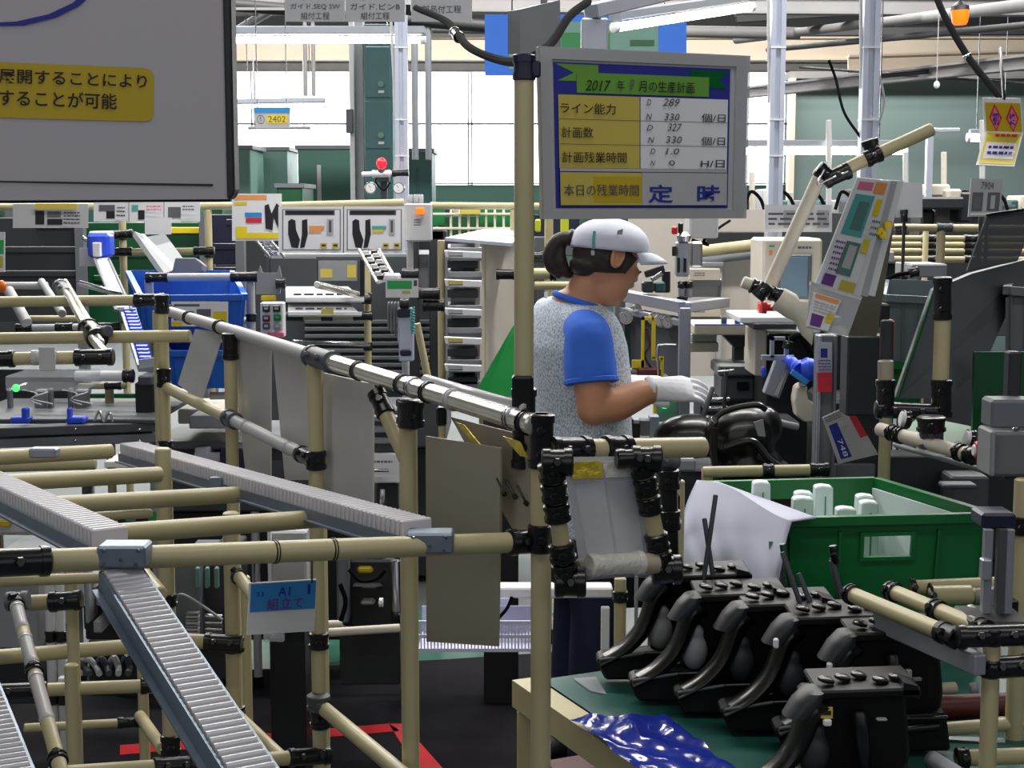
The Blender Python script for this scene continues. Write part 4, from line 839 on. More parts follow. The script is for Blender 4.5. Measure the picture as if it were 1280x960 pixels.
# right rear racks
t = T('rear_rack', 'beige pipe rack with clamps across the right background', 'rack'); run(t, W(1104, 284, 5.0), W(1300, 286, 5.0), .012, js=((.34, .44),), jm='grey_dark')
for x, Y in ((1176, 5.0), (1157, 5.4), (1290, 5.0)): post(t, x, 300, Y, 288, .014 if x == 1176 else .01)
for y, Y in ((298, 5.6), (306, 5.7), (314, 5.8), (324, 5.6)): run(t, W(1110, y, Y), W(1300, y + 1, Y), .012, 'beige_old', js=((.22, .34), (.5, .6)))
for x, y in ((1126, 288), (1120, 264)): joint(t, W(x, y - 6, 4.95), W(x, y + 6, 4.95), .02)
t = T('robot_unit', 'cream and black jumbled machine head far behind the small sign', 'machine'); 
for (x0, y0, x1, y1, m) in ((1160, 230, 1188, 246, 'cream'), (1150, 246, 1206, 262, 'charcoal'), (1168, 258, 1196, 280, 'grey_light'), (1200, 240, 1214, 278, 'charcoal'), (1152, 262, 1168, 282, 'black_soft'), (1186, 236, 1202, 256, 'cream'), (1150, 280, 1212, 690, 'charcoal')): pbox(t, 'block', m, x0, y0, x1, y1, 7.0 + (x0 % 7) * .05, .2, .01)
pbox(t, 'pale_frame', 'alu_pale', 1160, 163, 1165, 250, 7.2, .04); pbox(t, 'pale_arm', 'alu_pale', 1160, 160, 1200, 165, 7.2, .04)
t = T('machine_row', 'long row of dark and grey machines filling the right background', 'machine')
rr = random.Random(5)
for k in range(34):
    x = 905 + k * 12; h = rr.choice((6, 12, 18, 26)); m = rr.choice(('charcoal', 'grey_mid', 'grey_dark', 'cream', 'grey_light', 'charcoal', 'teal'))
    pbox(t, 'housing', m, x, 262 - h, x + rr.choice((8, 13, 18)), 268, 9 + rr.random(), .3, .01)
pbox(t, 'plinth', 'charcoal', 900, 266, 1340, 330, 9.1, .8); pbox(t, 'base', 'charcoal', 920, 330, 1320, 420, 9.3, .5)
for k in range(7): pipe(t, W(940 + 48 * k, 268, 8.9), W(940 + 48 * k, rr.choice((150, 190, 215, 240)), 8.9), .016, rr.choice(('grey_light', 'cream')), 'mast')
for k in range(9): x = 930 + 38 * k; hose(t, [W(x, 262, 8.8), W(x + 8, 240, 8.8), W(x + 20, 248, 8.8), W(x + 26, 264, 8.8)], .01)
t = T('machine_row', 'row of dark and pale machine housings behind the left signs', 'machine')
for k in range(40):
    x = -30 + k * 17; h = rr.choice((3, 8, 12)); m = rr.choice(('charcoal', 'grey_mid', 'green_deep', 'cream', 'teal', 'teal_pale'))
    pbox(t, 'housing', m, x, 268 - h, x + rr.choice((10, 15, 19)), 290, 10 + rr.random(), .3, .01)
pbox(t, 'base', 'charcoal', -60, 285, 680, 420, 10.4, .6)
# grey crates right
t = crate('grey_crate', 'translucent grey crate behind the black capped post', 'crate_grey', [W(1106, 368, 3.9), W(1190, 372, 3.9), W(1192, 352, 4.3), W(1110, 349, 4.3)], .2, grp='grey crates'); 
t = crate('grey_crate', 'dark grey crate with white rim at the right photo edge', 'grey_mid', [W(1262, 358, 3.3), W(1340, 364, 3.3), W(1340, 346, 3.6), W(1268, 346, 3.6)], .2, grp='grey crates')
t = T('switch_box', 'small grey box with cable on top of the rear crates', 'box'); pbox(t, 'body', 'grey', 1140, 330, 1184, 347, 4.5, .2, .004); pbox(t, 'side', 'grey_light', 1108, 314, 1118, 328, 4.4, .1, .004); hose(t, [W(1104, 352, 4.3), W(1120, 344, 4.3), W(1140, 341, 4.3), W(1148, 338, 4.3)], .006); joint(t, W(1136, 341, 4.29), W(1148, 339, 4.29), .016, 'black', 'plug')
t = crate('green_bin', 'small green crate under the grey crate at right', 'green', [W(1106, 452, 3.9), W(1150, 452, 3.9), W(1150, 440, 4.2), W(1110, 440, 4.2)], .14, 'crate')
# dark tilted panel and acrylic sheet
t = T('tilted_tray', 'big dark grey tilted panel board at the right edge', 'panel'); P = [W(1168, 362, 3.1), W(1215, 342, 3.25), W(1292, 322, 3.5), W(1292, 345, 3.5), W(1264, 380, 3.4), W(1228, 462, 3.25), W(1180, 498, 3.1), W(1121, 498, 2.95)]
prism(t, 'board', 'grey_mid', P, (.0, .03, .0)); run(t, W(1168, 360, 3.1), W(1121, 498, 2.94), .004, 'green_deep', name='edge_strip')
t = T('acrylic_sheet', 'smoky clear sheet leaning above the dark panel', 'sheet'); slab(t, 'sheet', 'clear_dark', [W(1234, 270, 3.3), W(1300, 260, 3.4), W(1272, 326, 3.35), W(1209, 338, 3.2)], .005); run(t, W(1234, 269, 3.29), W(1300, 259, 3.39), .004, 'black', name='edge')
# ================================================================ foreground
# whiteboard
t = T('whiteboard', 'large grey whiteboard with yellow label at upper left, dark frame', 'board')
_a, _b = W(-260, 252, 1.42), W(287, 249, 1.62); Q = [V((_a.x, _a.y, W(0, -260, 1.42).z)), V((_b.x, _b.y, W(0, -200, 1.62).z)), _b, _a]
slab(t, 'panel', 'board_grey', Q, .012)
fr = [Q[1] + V((-.002, -.004, 0)), Q[1] + V((.006, -.002, 0)), Q[2] + V((.006, -.002, .008)), Q[2] + V((.001, -.003, 0)), Q[2] + V((-.002, -.004, 0))]; prism(t, 'frame_edge', 'charcoal', fr, (0, .03, 0), .002)
run(t, W(-260, 253, 1.43), W(288, 250, 1.63), .0018, 'charcoal', name='frame_edge')
def uvp(x, y): # pixel -> uv on Q
    p = (x + 260) / 544; ty = -260 + 60 * p; by = 252 - 3 * p; return p, (y - ty) / (by - ty)
def fit(x, y):
    # invert the bilinear map for the pixel by a few Newton-like passes
    u, v = uvp(x, y)
    for _ in range(12):
        P = bil(Q, u, v); d = P - V((0, 0, CZ)); f = d.y * _cp - d.z * _sp; px = 640 + FPX * d.x / f; py = 480 - FPX * (d.y * _sp + d.z * _cp) / f
        u += (x - px) / 700; v += (y - py) / 560
    return u, v
lab = [(-40, 76), (180, 85), (187, 87), (191, 92), (192, 98), (192, 142), (190, 148), (186, 151), (180, 152), (-40, 146)]
prints(t, Q, [([fit(*p) for p in lab], 'label_yellow'), ([fit(*p) for p in ((-60, 225), (266, 230), (266, 233), (-60, 227))], 'charcoal'),
    ([fit(*p) for p in ((-60, 24), (-20, 29), (20, 27), (60, 18), (90, 4), (100, -4), (112, -4), (98, 8), (70, 22), (30, 32), (-20, 33), (-60, 27))], 'print_blue')])
L_ = [bil(Q, *fit(*p)) for p in ((-2, 83), (183, 91), (183, 140), (-2, 134))]
lettering(t, '展開することにより', L_, 0.0, .06, 1.0, .42, 'print_black', bold=.012); lettering(t, 'することが可能', L_, 0.0, .56, .79, .96, 'print_black', bold=.012)
for x in (-240, -120): post(t, x, 250, 1.5, -200, .016, 'grey_mid')
# display board on post
t = T('plan_board', 'framed monthly production plan board with yellow and blue chart', 'board')
Q = flat([W(673, 58, 2.16), W(936, 70, 2.36), W(931, 273, 2.36), W(678, 274, 2.16)])
slab(t, 'back', 'grey_light', Q, .008, .001); bm = bmesh.new()
for u0, v0, u1, v1 in ((0, 0, 1, .07), (0, .95, 1, 1), (0, .07, .05, .95), (.93, .07, 1, .95)):
    q = [bil(Q, u0, v0), bil(Q, u1, v0), bil(Q, u1, v1), bil(Q, u0, v1)]; add_prism(bm, q, nrm(Q) * .004)
obj('rim', bm, 'clear_matte', t)
S = [bil(Q, .062, .085), bil(Q, .905, .085), bil(Q, .905, .935), bil(Q, .062, .935)]
prints(t, S, [(0, 0, 1, 1, 'print_blue'), ([(.01, .01), (.24, .01), (.24, .075), (.12, .075)], 'banner_green'), ([(.02, .125), (.12, .06), (.12, .125)], 'banner_green'), ([(.76, .02), (.99, .02), (.93, .08), (.98, .14), (.87, .14), (.87, .085), (.76, .085)], 'green_tarp'),
   (.12, .065, .87, .205, 'banner_green'), (.02, .22, .466, .722, 'label_olive'), (.47, .22, .985, .722, 'paper'), (.02, .385, .985, .388, 'print_pen'), (.02, .556, .985, .559, 'print_pen'), (.02, .724, .985, .745, 'board_grey'), (.02, .752, .475, .98, 'label_olive'), (.2, .78, .475, .96, 'label_yellow'), (.475, .75, .985, .98, 'grey_light')])
for s, u0, v0, u1, v1, m, sh in (('2017', .16, .115, .30, .19, 'print_black', .3), ('年', .335, .11, .375, .18, 'print_black', 0), ('9', .405, .10, .43, .18, 'print_grey', .3), ('月の生産計画', .455, .105, .775, .185, 'print_black', 0),
    ('ライン能力', .025, .275, .325, .35, 'print_black', 0), ('計画数', .03, .44, .20, .515, 'print_black', 0), ('計画残業時間', .03, .61, .385, .685, 'print_black', 0), ('本日の残業時間', .035, .835, .455, .915, 'print_pen', 0),
    ('D', .50, .235, .525, .28, 'print_pen', .3), ('289', .59, .225, .69, .28, 'print_pen', .3), ('N', .495, .335, .53, .38, 'print_pen', .3), ('330', .60, .33, .69, .38, 'print_pen', .2), ('個/日', .82, .325, .965, .385, 'print_black', 0),
    ('D', .50, .415, .535, .455, 'print_pen', .3), ('327', .62, .40, .705, .455, 'print_pen', .3), ('N', .505, .50, .545, .54, 'print_pen', .3), ('330', .61, .49, .705, .54, 'print_pen', .2), ('個/日', .82, .49, .965, .55, 'print_black', 0),
    ('D', .52, .58, .55, .62, 'print_pen', .3), ('1.0', .61, .575, .69, .62, 'print_pen', .2), ('N', .52, .665, .55, .70, 'print_pen', .3), ('0', .63, .66, .665, .70, 'print_pen', 0), ('H/日', .82, .655, .965, .71, 'print_black', 0),
    ('定', .51, .835, .655, .965, 'print_blue', 0), ('時', .80, .835, .94, .965, 'print_blue', 0)):
    lettering(t, s, S, u0, v0, u1, v1, m, lift=.0052, bold=.02 if s in '定時' else 0.004, shear=sh)
# --- the near flow rack
t = T('flow_rack', 'near beige pipe rack with black joints carrying the white roller tracks', 'rack')
A, B = W(-90, 707, 1.70), W(690, 676, 2.10)
run(t, A, B, .0142, js=((.0, .165), (.915, 1.0)))
for x in (310, 395): p = W(x, 686, 1.99); d = (B - A).normalized(); q = A + d * (p - A).dot(d); joint(t, q - d * .003, q + d * .003, .0155, 'black', 'band', False)
def clip(par, x, yc, Y, w_, h_, name='track_bracket', sk=2):
    b = pbox(par, name, 'galv', x - w_ / 2, yc - h_ / 2, x + w_ / 2, yc + h_ / 2, Y, .04, .003)
    for dx, dy in ((-.35, -.3), (.35, -.3), (-.35, .32), (.3, .32), (0, .1)):
        p = W(x + dx * w_, yc + dy * h_, Y - .001); obj('screw', add_lathe(bmesh.new(), p, p + V((0, -.002, 0)), [(0, .0028), (1, .002)], 8), 'steel', b)
    return b
clip(t, 151, 697, 1.78, 62, 28); clip(t, 537, 680, 1.99, 60, 26)
# posts
post(t, 676, 800, 2.07, 517, .0145, js=[(517, 585), (655, 690)])
post(t, 512, 760, 2.42, 500, .0148, js=[(498, 530)]); post(t, 397, 700, 2.75, 440, .0145, js=[(563, 587), (790, 811), (885, 910)])
post(t, 289, 500, 3.25, 416, .0138, js=[(416, 450)]); post(t, 291, 760, 3.0, 640, .0165, js=[(795, 815), (882, 892)]); post(t, 205, 480, 3.6, 385, .0137, js=[(368, 392), (460, 484), (550, 560)]); post(t, 210, 800, 2.75, 560, .0145, js=[(742, 758), (918, 944)])
post(t, 198, 480, 3.8, 388, .010, 'beige_old'); post(t, 90, 760, 2.75, 700, .0115, foot=False); post(t, 177, 800, 3.2, 700, .0115); post(t, 62, 760, 3.3, 690, .010, 'grey_light', js=[(788, 802), (852, 880)]); post(t, 75, 760, 3.3, 690, .010, 'grey_light', js=[(788, 802), (852, 880)]); post(t, 88, 800, 2.7, 830, .013)
post(t, 307, 760, 3.2, 720, .011, 'beige'); post(t, 398, 640, 2.9, 560, .0165)
# upper level pipes
run(t, W(-60, 378, 3.95), W(206, 375, 3.9), .0142, js=((.86, 1.0),)); run(t, W(-60, 424, 3.6), W(238, 420, 3.5), .0145)
run(t, W(-60, 450, 3.2), W(142, 446, 3.2), .0142, js=((.0, .39), (.76, 1.0))); joint(t, W(40, 447, 3.18), W(70, 447, 3.18), .0165, 'clear_matte', 'tape_wrap', False)
pbox(t, 'hanging_tag', 'grey_light', 48, 434, 69, 464, 3.14, .004, .001)
# cross pipes under track two
run(t, W(-60, 575, 2.75), W(140, 564, 2.95), .0145); pbox(t, 'pipe_clip', 'alu', 35, 561, 70, 573, 2.72, .03, .003)
run(t, W(-40, 606, 2.35), W(200, 593, 2.66), .0140, 'beige_old'); run(t, W(60, 632, 2.25), W(302, 618, 2.54), .0140, 'beige_old'); run(t, W(80, 672, 2.0), W(402, 648, 2.32), .0142, 'beige_old')
run(t, W(-60, 585, 3.2), W(120, 580, 3.2), .012, 'beige_old'); run(t, W(20, 650, 3.0), W(190, 642, 3.0), .009, 'beige_old')
# lower pipes
run(t, W(-60, 826, 2.75), W(186, 806, 2.95), .0145); run(t, W(222, 800, 2.95), W(302, 805, 2.95), .0145, js=((.42, 1.0),))
run(t, W(-40, 866, 2.7), W(215, 856, 2.8), .0125, js=((.12, .38), (.84, 1.0))); run(t, W(30, 910, 3.0), W(178, 902, 3.1), .009, js=((.78, 1.0),)); run(t, W(175, 895, 3.1), W(203, 936, 2.8), .0125)
run(t, W(60, 968, 2.5), W(412, 944, 2.75), .0135, js=((.35, .5), (.84, 1.0)))
run(t, W(35, 754, 2.5), W(102, 750, 2.5), .0135, js=((.4, 1.0),)); run(t, W(-30, 728, 2.7), W(130, 722, 2.7), .010, 'beige_old')
run(t, W(18, 748, 2.45), W(82, 985, 1.95), .0105, js=((0, .05), (.42, .45), (.86, .89))); joint(t, W(8, 752, 2.45), W(36, 750, 2.45), .016, 'grey_mid')
for a, b in ((.05, .2), (.24, .4), (.46, .7)): joint(t, *seg(W(18, 748, 2.448), W(82, 985, 1.948), a, b), .0115, 'clear_matte', 'tape_wrap', False)
run(t, W(176, 712, 2.6), W(201, 743, 2.45), .0125); run(t, W(296, 718, 3.0), W(322, 752, 2.8), .0125, js=((0, .12),)); run(t, W(294, 892, 2.95), W(355, 950, 2.7), .0125)
run(t, W(398, 880, 2.75), W(508, 972, 2.35), .0135, js=((-.04, .08),)); joint(t, W(398, 868, 2.73), W(398, 888, 2.73), .022, 'grey_dark')
run(t, W(404, 791, 3.6), W(500, 785, 3.6), .0105, 'cream'); run(t, W(402, 781, 3.8), W(428, 780, 3.8), .0105, 'cream'); run(t, W(250, 801, 3.2), W(300, 798, 3.2), .008)
# side rails with glossy sleeve
a, b, c, d = W(207, 388, 3.75), W(292, 414, 3.3), W(402, 449, 2.72), W(668, 531, 2.06)
t2 = T('glossy_rail', 'shiny sleeved side rail descending from upper left to the black post joint', 'rail')
run(t2, a, b, .0132, 'grey_light'); run(t2, b, c, .0140, 'grey_light'); run(t2, c, d, .0150, 'chrome', name='sleeve'); joint(t2, *seg(c, d, -.07, .07), .021, 'grey_dark'); joint(t2, *seg(a, b, -.03, .08), .017, 'black')
for k, (tt, m) in enumerate(((.22, 'charcoal'), (.45, 'charcoal'), (.5, 'steel'), (.57, 'black'), (.68, 'grey_light'), (.92, 'steel'), (.97, 'black'))): joint(t2, *seg(c, d, tt - .008, tt + .008), .0175, m, 'band', False)
for tt in (.36, .8): joint(t2, *seg(a, b, tt, tt + .03), .0165, 'black', 'band', False)
run(t2, *[p + V((0, .03, .014)) for p in seg(c, d, .55, .97)], .009, 'clear_matte', name='sleeve')
t3 = T('lower_rail', 'thinner lower side rail below the glossy rail', 'rail'); a2, b2, c2 = W(207, 484, 3.6), W(289, 524, 3.2), W(392, 575, 2.75)
run(t3, a2, b2, .0135); run(t3, b2, c2, .0130, 'grey_light', js=((.86, 1.02),)); joint(t3, *seg(b2, c2, -.05, .06), .019, 'grey_dark'); joint(t3, *seg(b2, c2, .2, .75), .0142, 'clear_matte', 'sleeve', False)
# arms down from the rail near the corner
run(t2, W(470, 490, 2.5), W(508, 575, 2.42), .0125, 'beige_old', js=((0, .35),)); pbox(t2, 'hook', 'black', 545, 510, 558, 533, 2.3, .03, .003); joint(t2, W(514, 535, 2.4), W(514, 500, 2.4), .022)
# vertical post up to the plan board
t4 = T('sign_post', 'tall beige post with dark cap holding the production plan board', 'post')
p = W(655, 300, 2.13); top = W(655, 70, 2.13).z
run(t4, V((p.x, 2.13, W(655, 585, 2.13).z)), V((p.x, 2.13, top)), .0142, js=((0.0, .20),)); joint(t4, V((p.x, 2.13, W(655, 101, 2.13).z)), V((p.x, 2.13, W(655, 68, 2.13).z)), .0165, 'navy_plastic', 'cap', False)
pbox(t4, 'board_clip', 'navy_plastic', 664, 76, 676, 96, 2.12, .02, .002); pbox(t4, 'clamp_block', 'black', 640, 470, 667, 522, 2.11, .04, .004)
t5 = T('pipe_stub', 'thick horizontal beige pipe stub with black sleeves left of the worker hands', 'pipe')
run(t5, W(688, 563, 2.06), W(880, 559, 2.2), .0150, js=((0, .24), (.33, .5)))
# clear document holder between the jointed arms
t6 = T('card_holder', 'clear card holder with gold tag hung between two black jointed arms', 'document holder')
for (x0, y0, x1, y1, Y, s) in ((688, 578, 708, 728, 1.98, 1), (800, 574, 829, 712, 2.06, 0)):
    A1, B1 = W(x0, y0, Y), W(x1, y1, Y + .02); run(t6, A1, B1, .0118, 'beige')
    n = 6
    for k in range(n):
        if k == 3: continue
        joint(t6, *seg(A1, B1, k / n + (.07 if k > 3 else 0) * 0, (k + .93) / n), .0185 if s else .017, 'black_gloss')
    joint(t6, B1 + V((-.016, 0, 0)), B1 + V((.026, 0, 0)), .021, 'black_gloss'); joint(t6, A1 + V((-.012, 0, 0)), A1 + V((.03, 0, 0)), .019, 'black_gloss')
joint(t6, W(770, 574, 2.05), W(822, 571, 2.06), .014, 'black_gloss')
Q = [W(705, 573, 2.03), W(802, 572, 2.08), W(818, 722, 2.08), W(727, 722, 2.03)]
slab(t6, 'sleeve', 'clear', Q, .0015)
for u0, u1 in ((.10, .47), (.50, .87)): slab(t6, 'insert', 'white', [p + V((0, .003, 0)) for p in (bil(Q, u0, .2), bil(Q, u1, .19), bil(Q, u1 + .02, .86), bil(Q, u0 + .03, .86))], .003)
slab(t6, 'backing', 'clear_matte', [p + V((0, .012, 0)) for p in Q], .001)
slab(t6, 'gold_tag', 'gold', [p + V((0, -.004, 0)) for p in (bil(Q, .06, .03), bil(Q, .46, .02), bil(Q, .47, .16), bil(Q, .07, .17))], .003); slab(t6, 'bubble_strip', 'bubble', [p + V((0, -.004, 0)) for p in (bil(Q, .48, .03), bil(Q, .92, .02), bil(Q, .95, .15), bil(Q, .5, .16))], .004)
run(t6, W(722, 712, 2.02), W(822, 704, 2.07), .015, 'taupe', name='bottom_tube'); joint(t6, W(736, 707, 2.0), W(803, 703, 2.04), .0165, 'bubble', 'bubble_strip', False)
# hanging sheets on the side rail
for i, (q, m, l) in enumerate((
    ([W(244, 411, 3.5), W(279, 416, 3.4), W(251, 502, 3.42), W(222, 480, 3.5)], 'grey_light', 'small tilted pale sheet hanging first on the rail over the blue bin'),
    ([W(286, 412, 3.3), W(338, 428, 3.1), W(338, 602, 3.1), W(308, 600, 3.3)], 'sheet_grey', 'grey metal sheet hanging second from the left'),
    ([W(340, 428, 3.05), W(388, 440, 2.85), W(386, 600, 2.85), W(356, 600, 3.05)], 'sheet_grey', 'brownish grey sheet hanging beside the thick post'),
    ([W(404, 466, 2.8), W(466, 480, 2.6), W(466, 640, 2.6), W(404, 632, 2.8)], 'sheet_grey', 'wide shiny metal sheet hanging between the two thick posts'),
    ([W(532, 545, 2.36), W(626, 560, 2.12), W(622, 808, 2.12), W(533, 802, 2.36)], 'sheet_beige', 'long beige translucent sheet hanging left of the corner post'))):
    o = tag(slab(None, 'hanging_sheet', m, q, .003), l, 'sheet'); 
t = T('work_instruction', 'slanted sheet with gold corners and three black pins by the corner', 'document'); Q = [W(566, 522, 2.3), W(661, 548, 2.08), W(662, 668, 2.08), W(640, 668, 2.12)]
slab(t, 'sheet', 'taupe', [W(563, 521, 2.32), W(662, 546, 2.1), W(664, 690, 2.1), W(646, 672, 2.14)], .002)
Qi = [W(563, 521, 2.31), W(662, 546, 2.09), W(664, 690, 2.09), W(646, 672, 2.13)]
for pts in (((570, 528), (580, 531), (600, 556), (590, 552)), ((628, 545), (650, 552), (659, 572), (650, 570))): slab(t, 'corner_patch', 'gold', [W(x, y, 2.28 - (x - 563) * .0022 - .003) for x, y in pts], .001)
for x0, y0, x1, y1 in ((621, 598, 630, 617), (632, 600, 644, 621), (646, 607, 658, 629)): Yp = 2.16; pipe(t, W(x0, y0, Yp - .03), W(x1, y1, Yp - .05), .0016, 'black', 'pin'); joint(t, W(x1 - 1, y1 - 1, Yp - .05), W(x1 + 1, y1 + 1, Yp - .055), .004, 'black', 'pin_head', False)
# white/metal stack behind
t = T('curtain_stack', 'bundle of pale ribbed plastic strips behind the slanted sheet', 'strips')
for k in range(9): slab(t, 'strip', ('grey', 'sheet_grey', 'grey_mid')[k % 3], pq(575 + k * 6, 560 + k * 5, 580 + k * 6, 652 + k * 4, 2.6 - .02 * k), .006)
# tracks
def track(label, A, B, n, block, wd=.05, skirt=.02, grp=None):
    t = T('roller_track', label, 'roller track', grp); d = (B - A).normalized(); s = d.cross(V((0, 0, 1))).normalized(); u = s.cross(d); L = (B - A).length
    rot = Matrix((d, -s, u)).transposed() if Matrix((d, -s, u)).determinant() > 0 else Matrix((d, s, u)).transposed()
    c = (A + B) / 2
    bm = bmesh.new(); add_box(bm, c - u * .022, (L, wd, .004), rot)
    obj('base_channel', bm, 'galv' if block else 'charcoal', t)
    for q in (-1, 1):
        bm = bmesh.new(); add_box(bm, c + s * q * wd / 2 - u * (.016 if block else .012), (L, .003, .018 if block else .026), rot)
        add_box(bm, c + s * q * (wd / 2 + .004) - u * .024, (L, .010, .003), rot); obj('side_rail', bm, 'galv', t)
    first = None; p = L / n; e = rot.to_euler()
    for k in range(n):
        pos = A + d * p * (k + .5)
        if block:
            pos = pos + u * .002
            if first is None:
                bm = bmesh.new(); add_box(bm, (0, 0, 0), (p * .68, wd * .92, .024), None, p * .14); me = bmesh.ops
                first = obj('roller', bm, 'roller', t); first.location = pos; ORG[first] = pos.copy(); first.rotation_euler = e
            else: again(first, pos, t, e)
        else:
            if first is None:
                bm = add_lathe(bmesh.new(), V((0, -wd * .46, 0)), V((0, wd * .46, 0)), [(0, .003), (.02, .0055), (.98, .0055), (1, .003)], 10)
                first = obj('roller', bm, 'roller_metal', t, True); first.location = pos; ORG[first] = pos.copy(); first.rotation_euler = e
            else: again(first, pos, t, e)
    return t, u, s
A2, B2 = W(163, 561, 3.12), W(523, 662, 2.03)
track('white toothed roller track ending at the right bracket of the near pipe', A2, B2, 88, True)
A1_, B1_ = W(-90, 566, 2.75), W(139, 674, 1.86)
track('white toothed roller track ending at the left bracket of the near pipe', A1_, B1_, 66, True)
track('metal roller track running down to the bottom edge from the left bracket', W(151, 712, 1.80), W(345, 1010, 1.36), 44, False)
track('metal roller track in the bottom left corner', W(-50, 800, 1.9), W(18, 985, 1.50), 34, False)
sp = T('rail_splice', 'grey splice plate on the side of the right white track', 'bracket'); pbox(sp, 'plate', 'galv', 262, 597, 278, 616, 2.6, .01, .001)
# A1 sign
t = T('station_sign', 'blue and white station sign reading A1 hung on the near pipe', 'sign'); Q = [W(312, 729, 2.3), W(396, 724, 2.36), W(393, 789, 2.36), W(309, 794, 2.3)]; slab(t, 'board', 'white', Q, .004, .0005)
prints(t, Q, [(.02, .02, .99, .56, 'sign_blue')]); lettering(t, 'A1', Q, .42, .1, .60, .28, 'print_blue', bold=.01); lettering(t, '1', Q, .86, .08, .90, .27, 'print_blue', bold=.01); lettering(t, '33', Q, .10, .17, .21, .26, 'print_blue'); lettering(t, '組立て', Q, .26, .31, .80, .53, 'print_purple', bold=.01)
for x in (318, 390): run(t, W(x, 728, 2.32), W(x, 700, 2.2), .0015, 'black', name='hook')
joint(t, W(330, 797, 2.4), W(355, 796, 2.4), .008, 'clear', 'clip', False)
# things under the rack
t = T('floor_machine', 'black and silver press unit on a low frame between the thick posts', 'machine')
for (x0, y0, x1, y1, m) in ((420, 692, 436, 780, 'grey_mid'), (436, 700, 492, 784, 'black_soft'), (446, 708, 466, 717, 'label_yellow'), (440, 730, 478, 736, 'steel'), (450, 752, 468, 757, 'grey'), (424, 768, 500, 782, 'black'), (428, 690, 480, 706, 'charcoal')): pbox(t, 'block', m, x0, y0, x1, y1, 3.9 + (x0 % 5) * .02 - (y0 % 7) * .006, .12, .006)
joint(t, W(474, 753, 3.7), W(479, 753, 3.7), .012, 'white', 'knob'); run(t, W(494, 700, 3.75), W(496, 765, 3.75), .012, 'steel'); hose(t, [W(436, 712, 3.7), W(450, 726, 3.7), W(470, 724, 3.7), W(482, 712, 3.7)], .005); hose(t, [W(425, 730, 3.7), W(432, 752, 3.7), W(426, 776, 3.7)], .006)
pbox(t, 'stand', 'charcoal', 424, 784, 500, 856, 4.0, .3)
t = T('floor_machine', 'dark unit with silver and red fittings under the left track', 'machine')
for (x0, y0, x1, y1, m) in ((104, 712, 175, 800, 'black_soft'), (120, 748, 160, 758, 'alu'), (118, 742, 150, 748, 'steel'), (136, 756, 141, 768, 'red'), (116, 776, 128, 792, 'grey'), (112, 716, 120, 736, 'grey_light'), (158, 780, 172, 788, 'grey_light'), (104, 705, 112, 780, 'grey'), (144, 745, 158, 752, 'grey_light')): pbox(t, 'block', m, x0, y0, x1, y1, 3.7 - (y0 % 7) * .01 - (.08 if m != 'black_soft' else 0), .12, .004)
pbox(t, 'stand', 'charcoal', 110, 800, 172, 870, 3.8, .3)
t = T('floor_machine', 'brown grey box unit with coiled hoses behind the sign', 'machine'); pbox(t, 'cabinet', 'grey_mid', 216, 706, 252, 800, 3.8, .3, .004); pbox(t, 'cabinet', 'charcoal', 252, 700, 286, 800, 3.85, .3, .004)
for k in range(8): pbox(t, 'fin', 'grey_light' if k % 2 else 'grey', 232, 766 + k * 4, 248, 768.5 + k * 4, 3.78, .02, 0); joint(t, W(256, 770 + k * 4, 3.78), W(278, 771 + k * 4, 3.78), .007, 'grey_dark' if k % 2 else 'steel', 'coil', False)
for k in range(3): pbox(t, 'white_bar', 'teal_pale', 243 + k * 12, 710, 249 + k * 12, 736, 3.77, .02)
hose(t, [W(220, 752, 3.75), W(226, 743, 3.75), W(245, 752, 3.75), W(278, 775, 3.75)], .004, 'grey'); pbox(t, 'stand', 'charcoal', 218, 800, 284, 850, 3.9, .3)
t = T('grey_cabinet', 'plain grey cabinet panel behind the bottom left pipes', 'cabinet'); pbox(t, 'body', 'grey', -60, 728, 50, 812, 3.6, .5, .006); pbox(t, 'plinth', 'charcoal', -60, 812, 50, 880, 3.7, .4)
t = T('white_cabinet', 'pale grey cabinet behind the blue and white sign', 'cabinet'); pbox(t, 'body', 'grey_light', 336, 664, 384, 762, 4.1, .4, .006); pbox(t, 'edge', 'white', 334, 664, 340, 762, 4.08, .02, 0); pbox(t, 'plinth', 'charcoal', 336, 762, 384, 981, 4.2, .3)
t = T('drawer_box', 'white drawer box with printed text and steel handle', 'drawer unit'); pbox(t, 'body', 'white', 464, 567, 502, 604, 4.4, .3, .004); pipe(t, W(466, 588, 4.37), W(486, 588, 4.37), .005, 'steel', 'handle'); prints(t, pq(464, 567, 502, 604, 4.4), lines(1, .05, .2, .7, .36, 'print_grey')); pbox(t, 'rack_bay', 'grey_dark', 462, 512, 502, 566, 4.42, .3, .004)
for y in (520, 534, 548): pbox(t, 'shelf', 'grey', 462, y, 502, y + 7, 4.38, .03)
pbox(t, 'pedestal', 'charcoal', 470, 604, 500, 850, 4.5, .3); run(t, W(478, 612, 4.3), W(478, 640, 4.3), .008, 'steel')
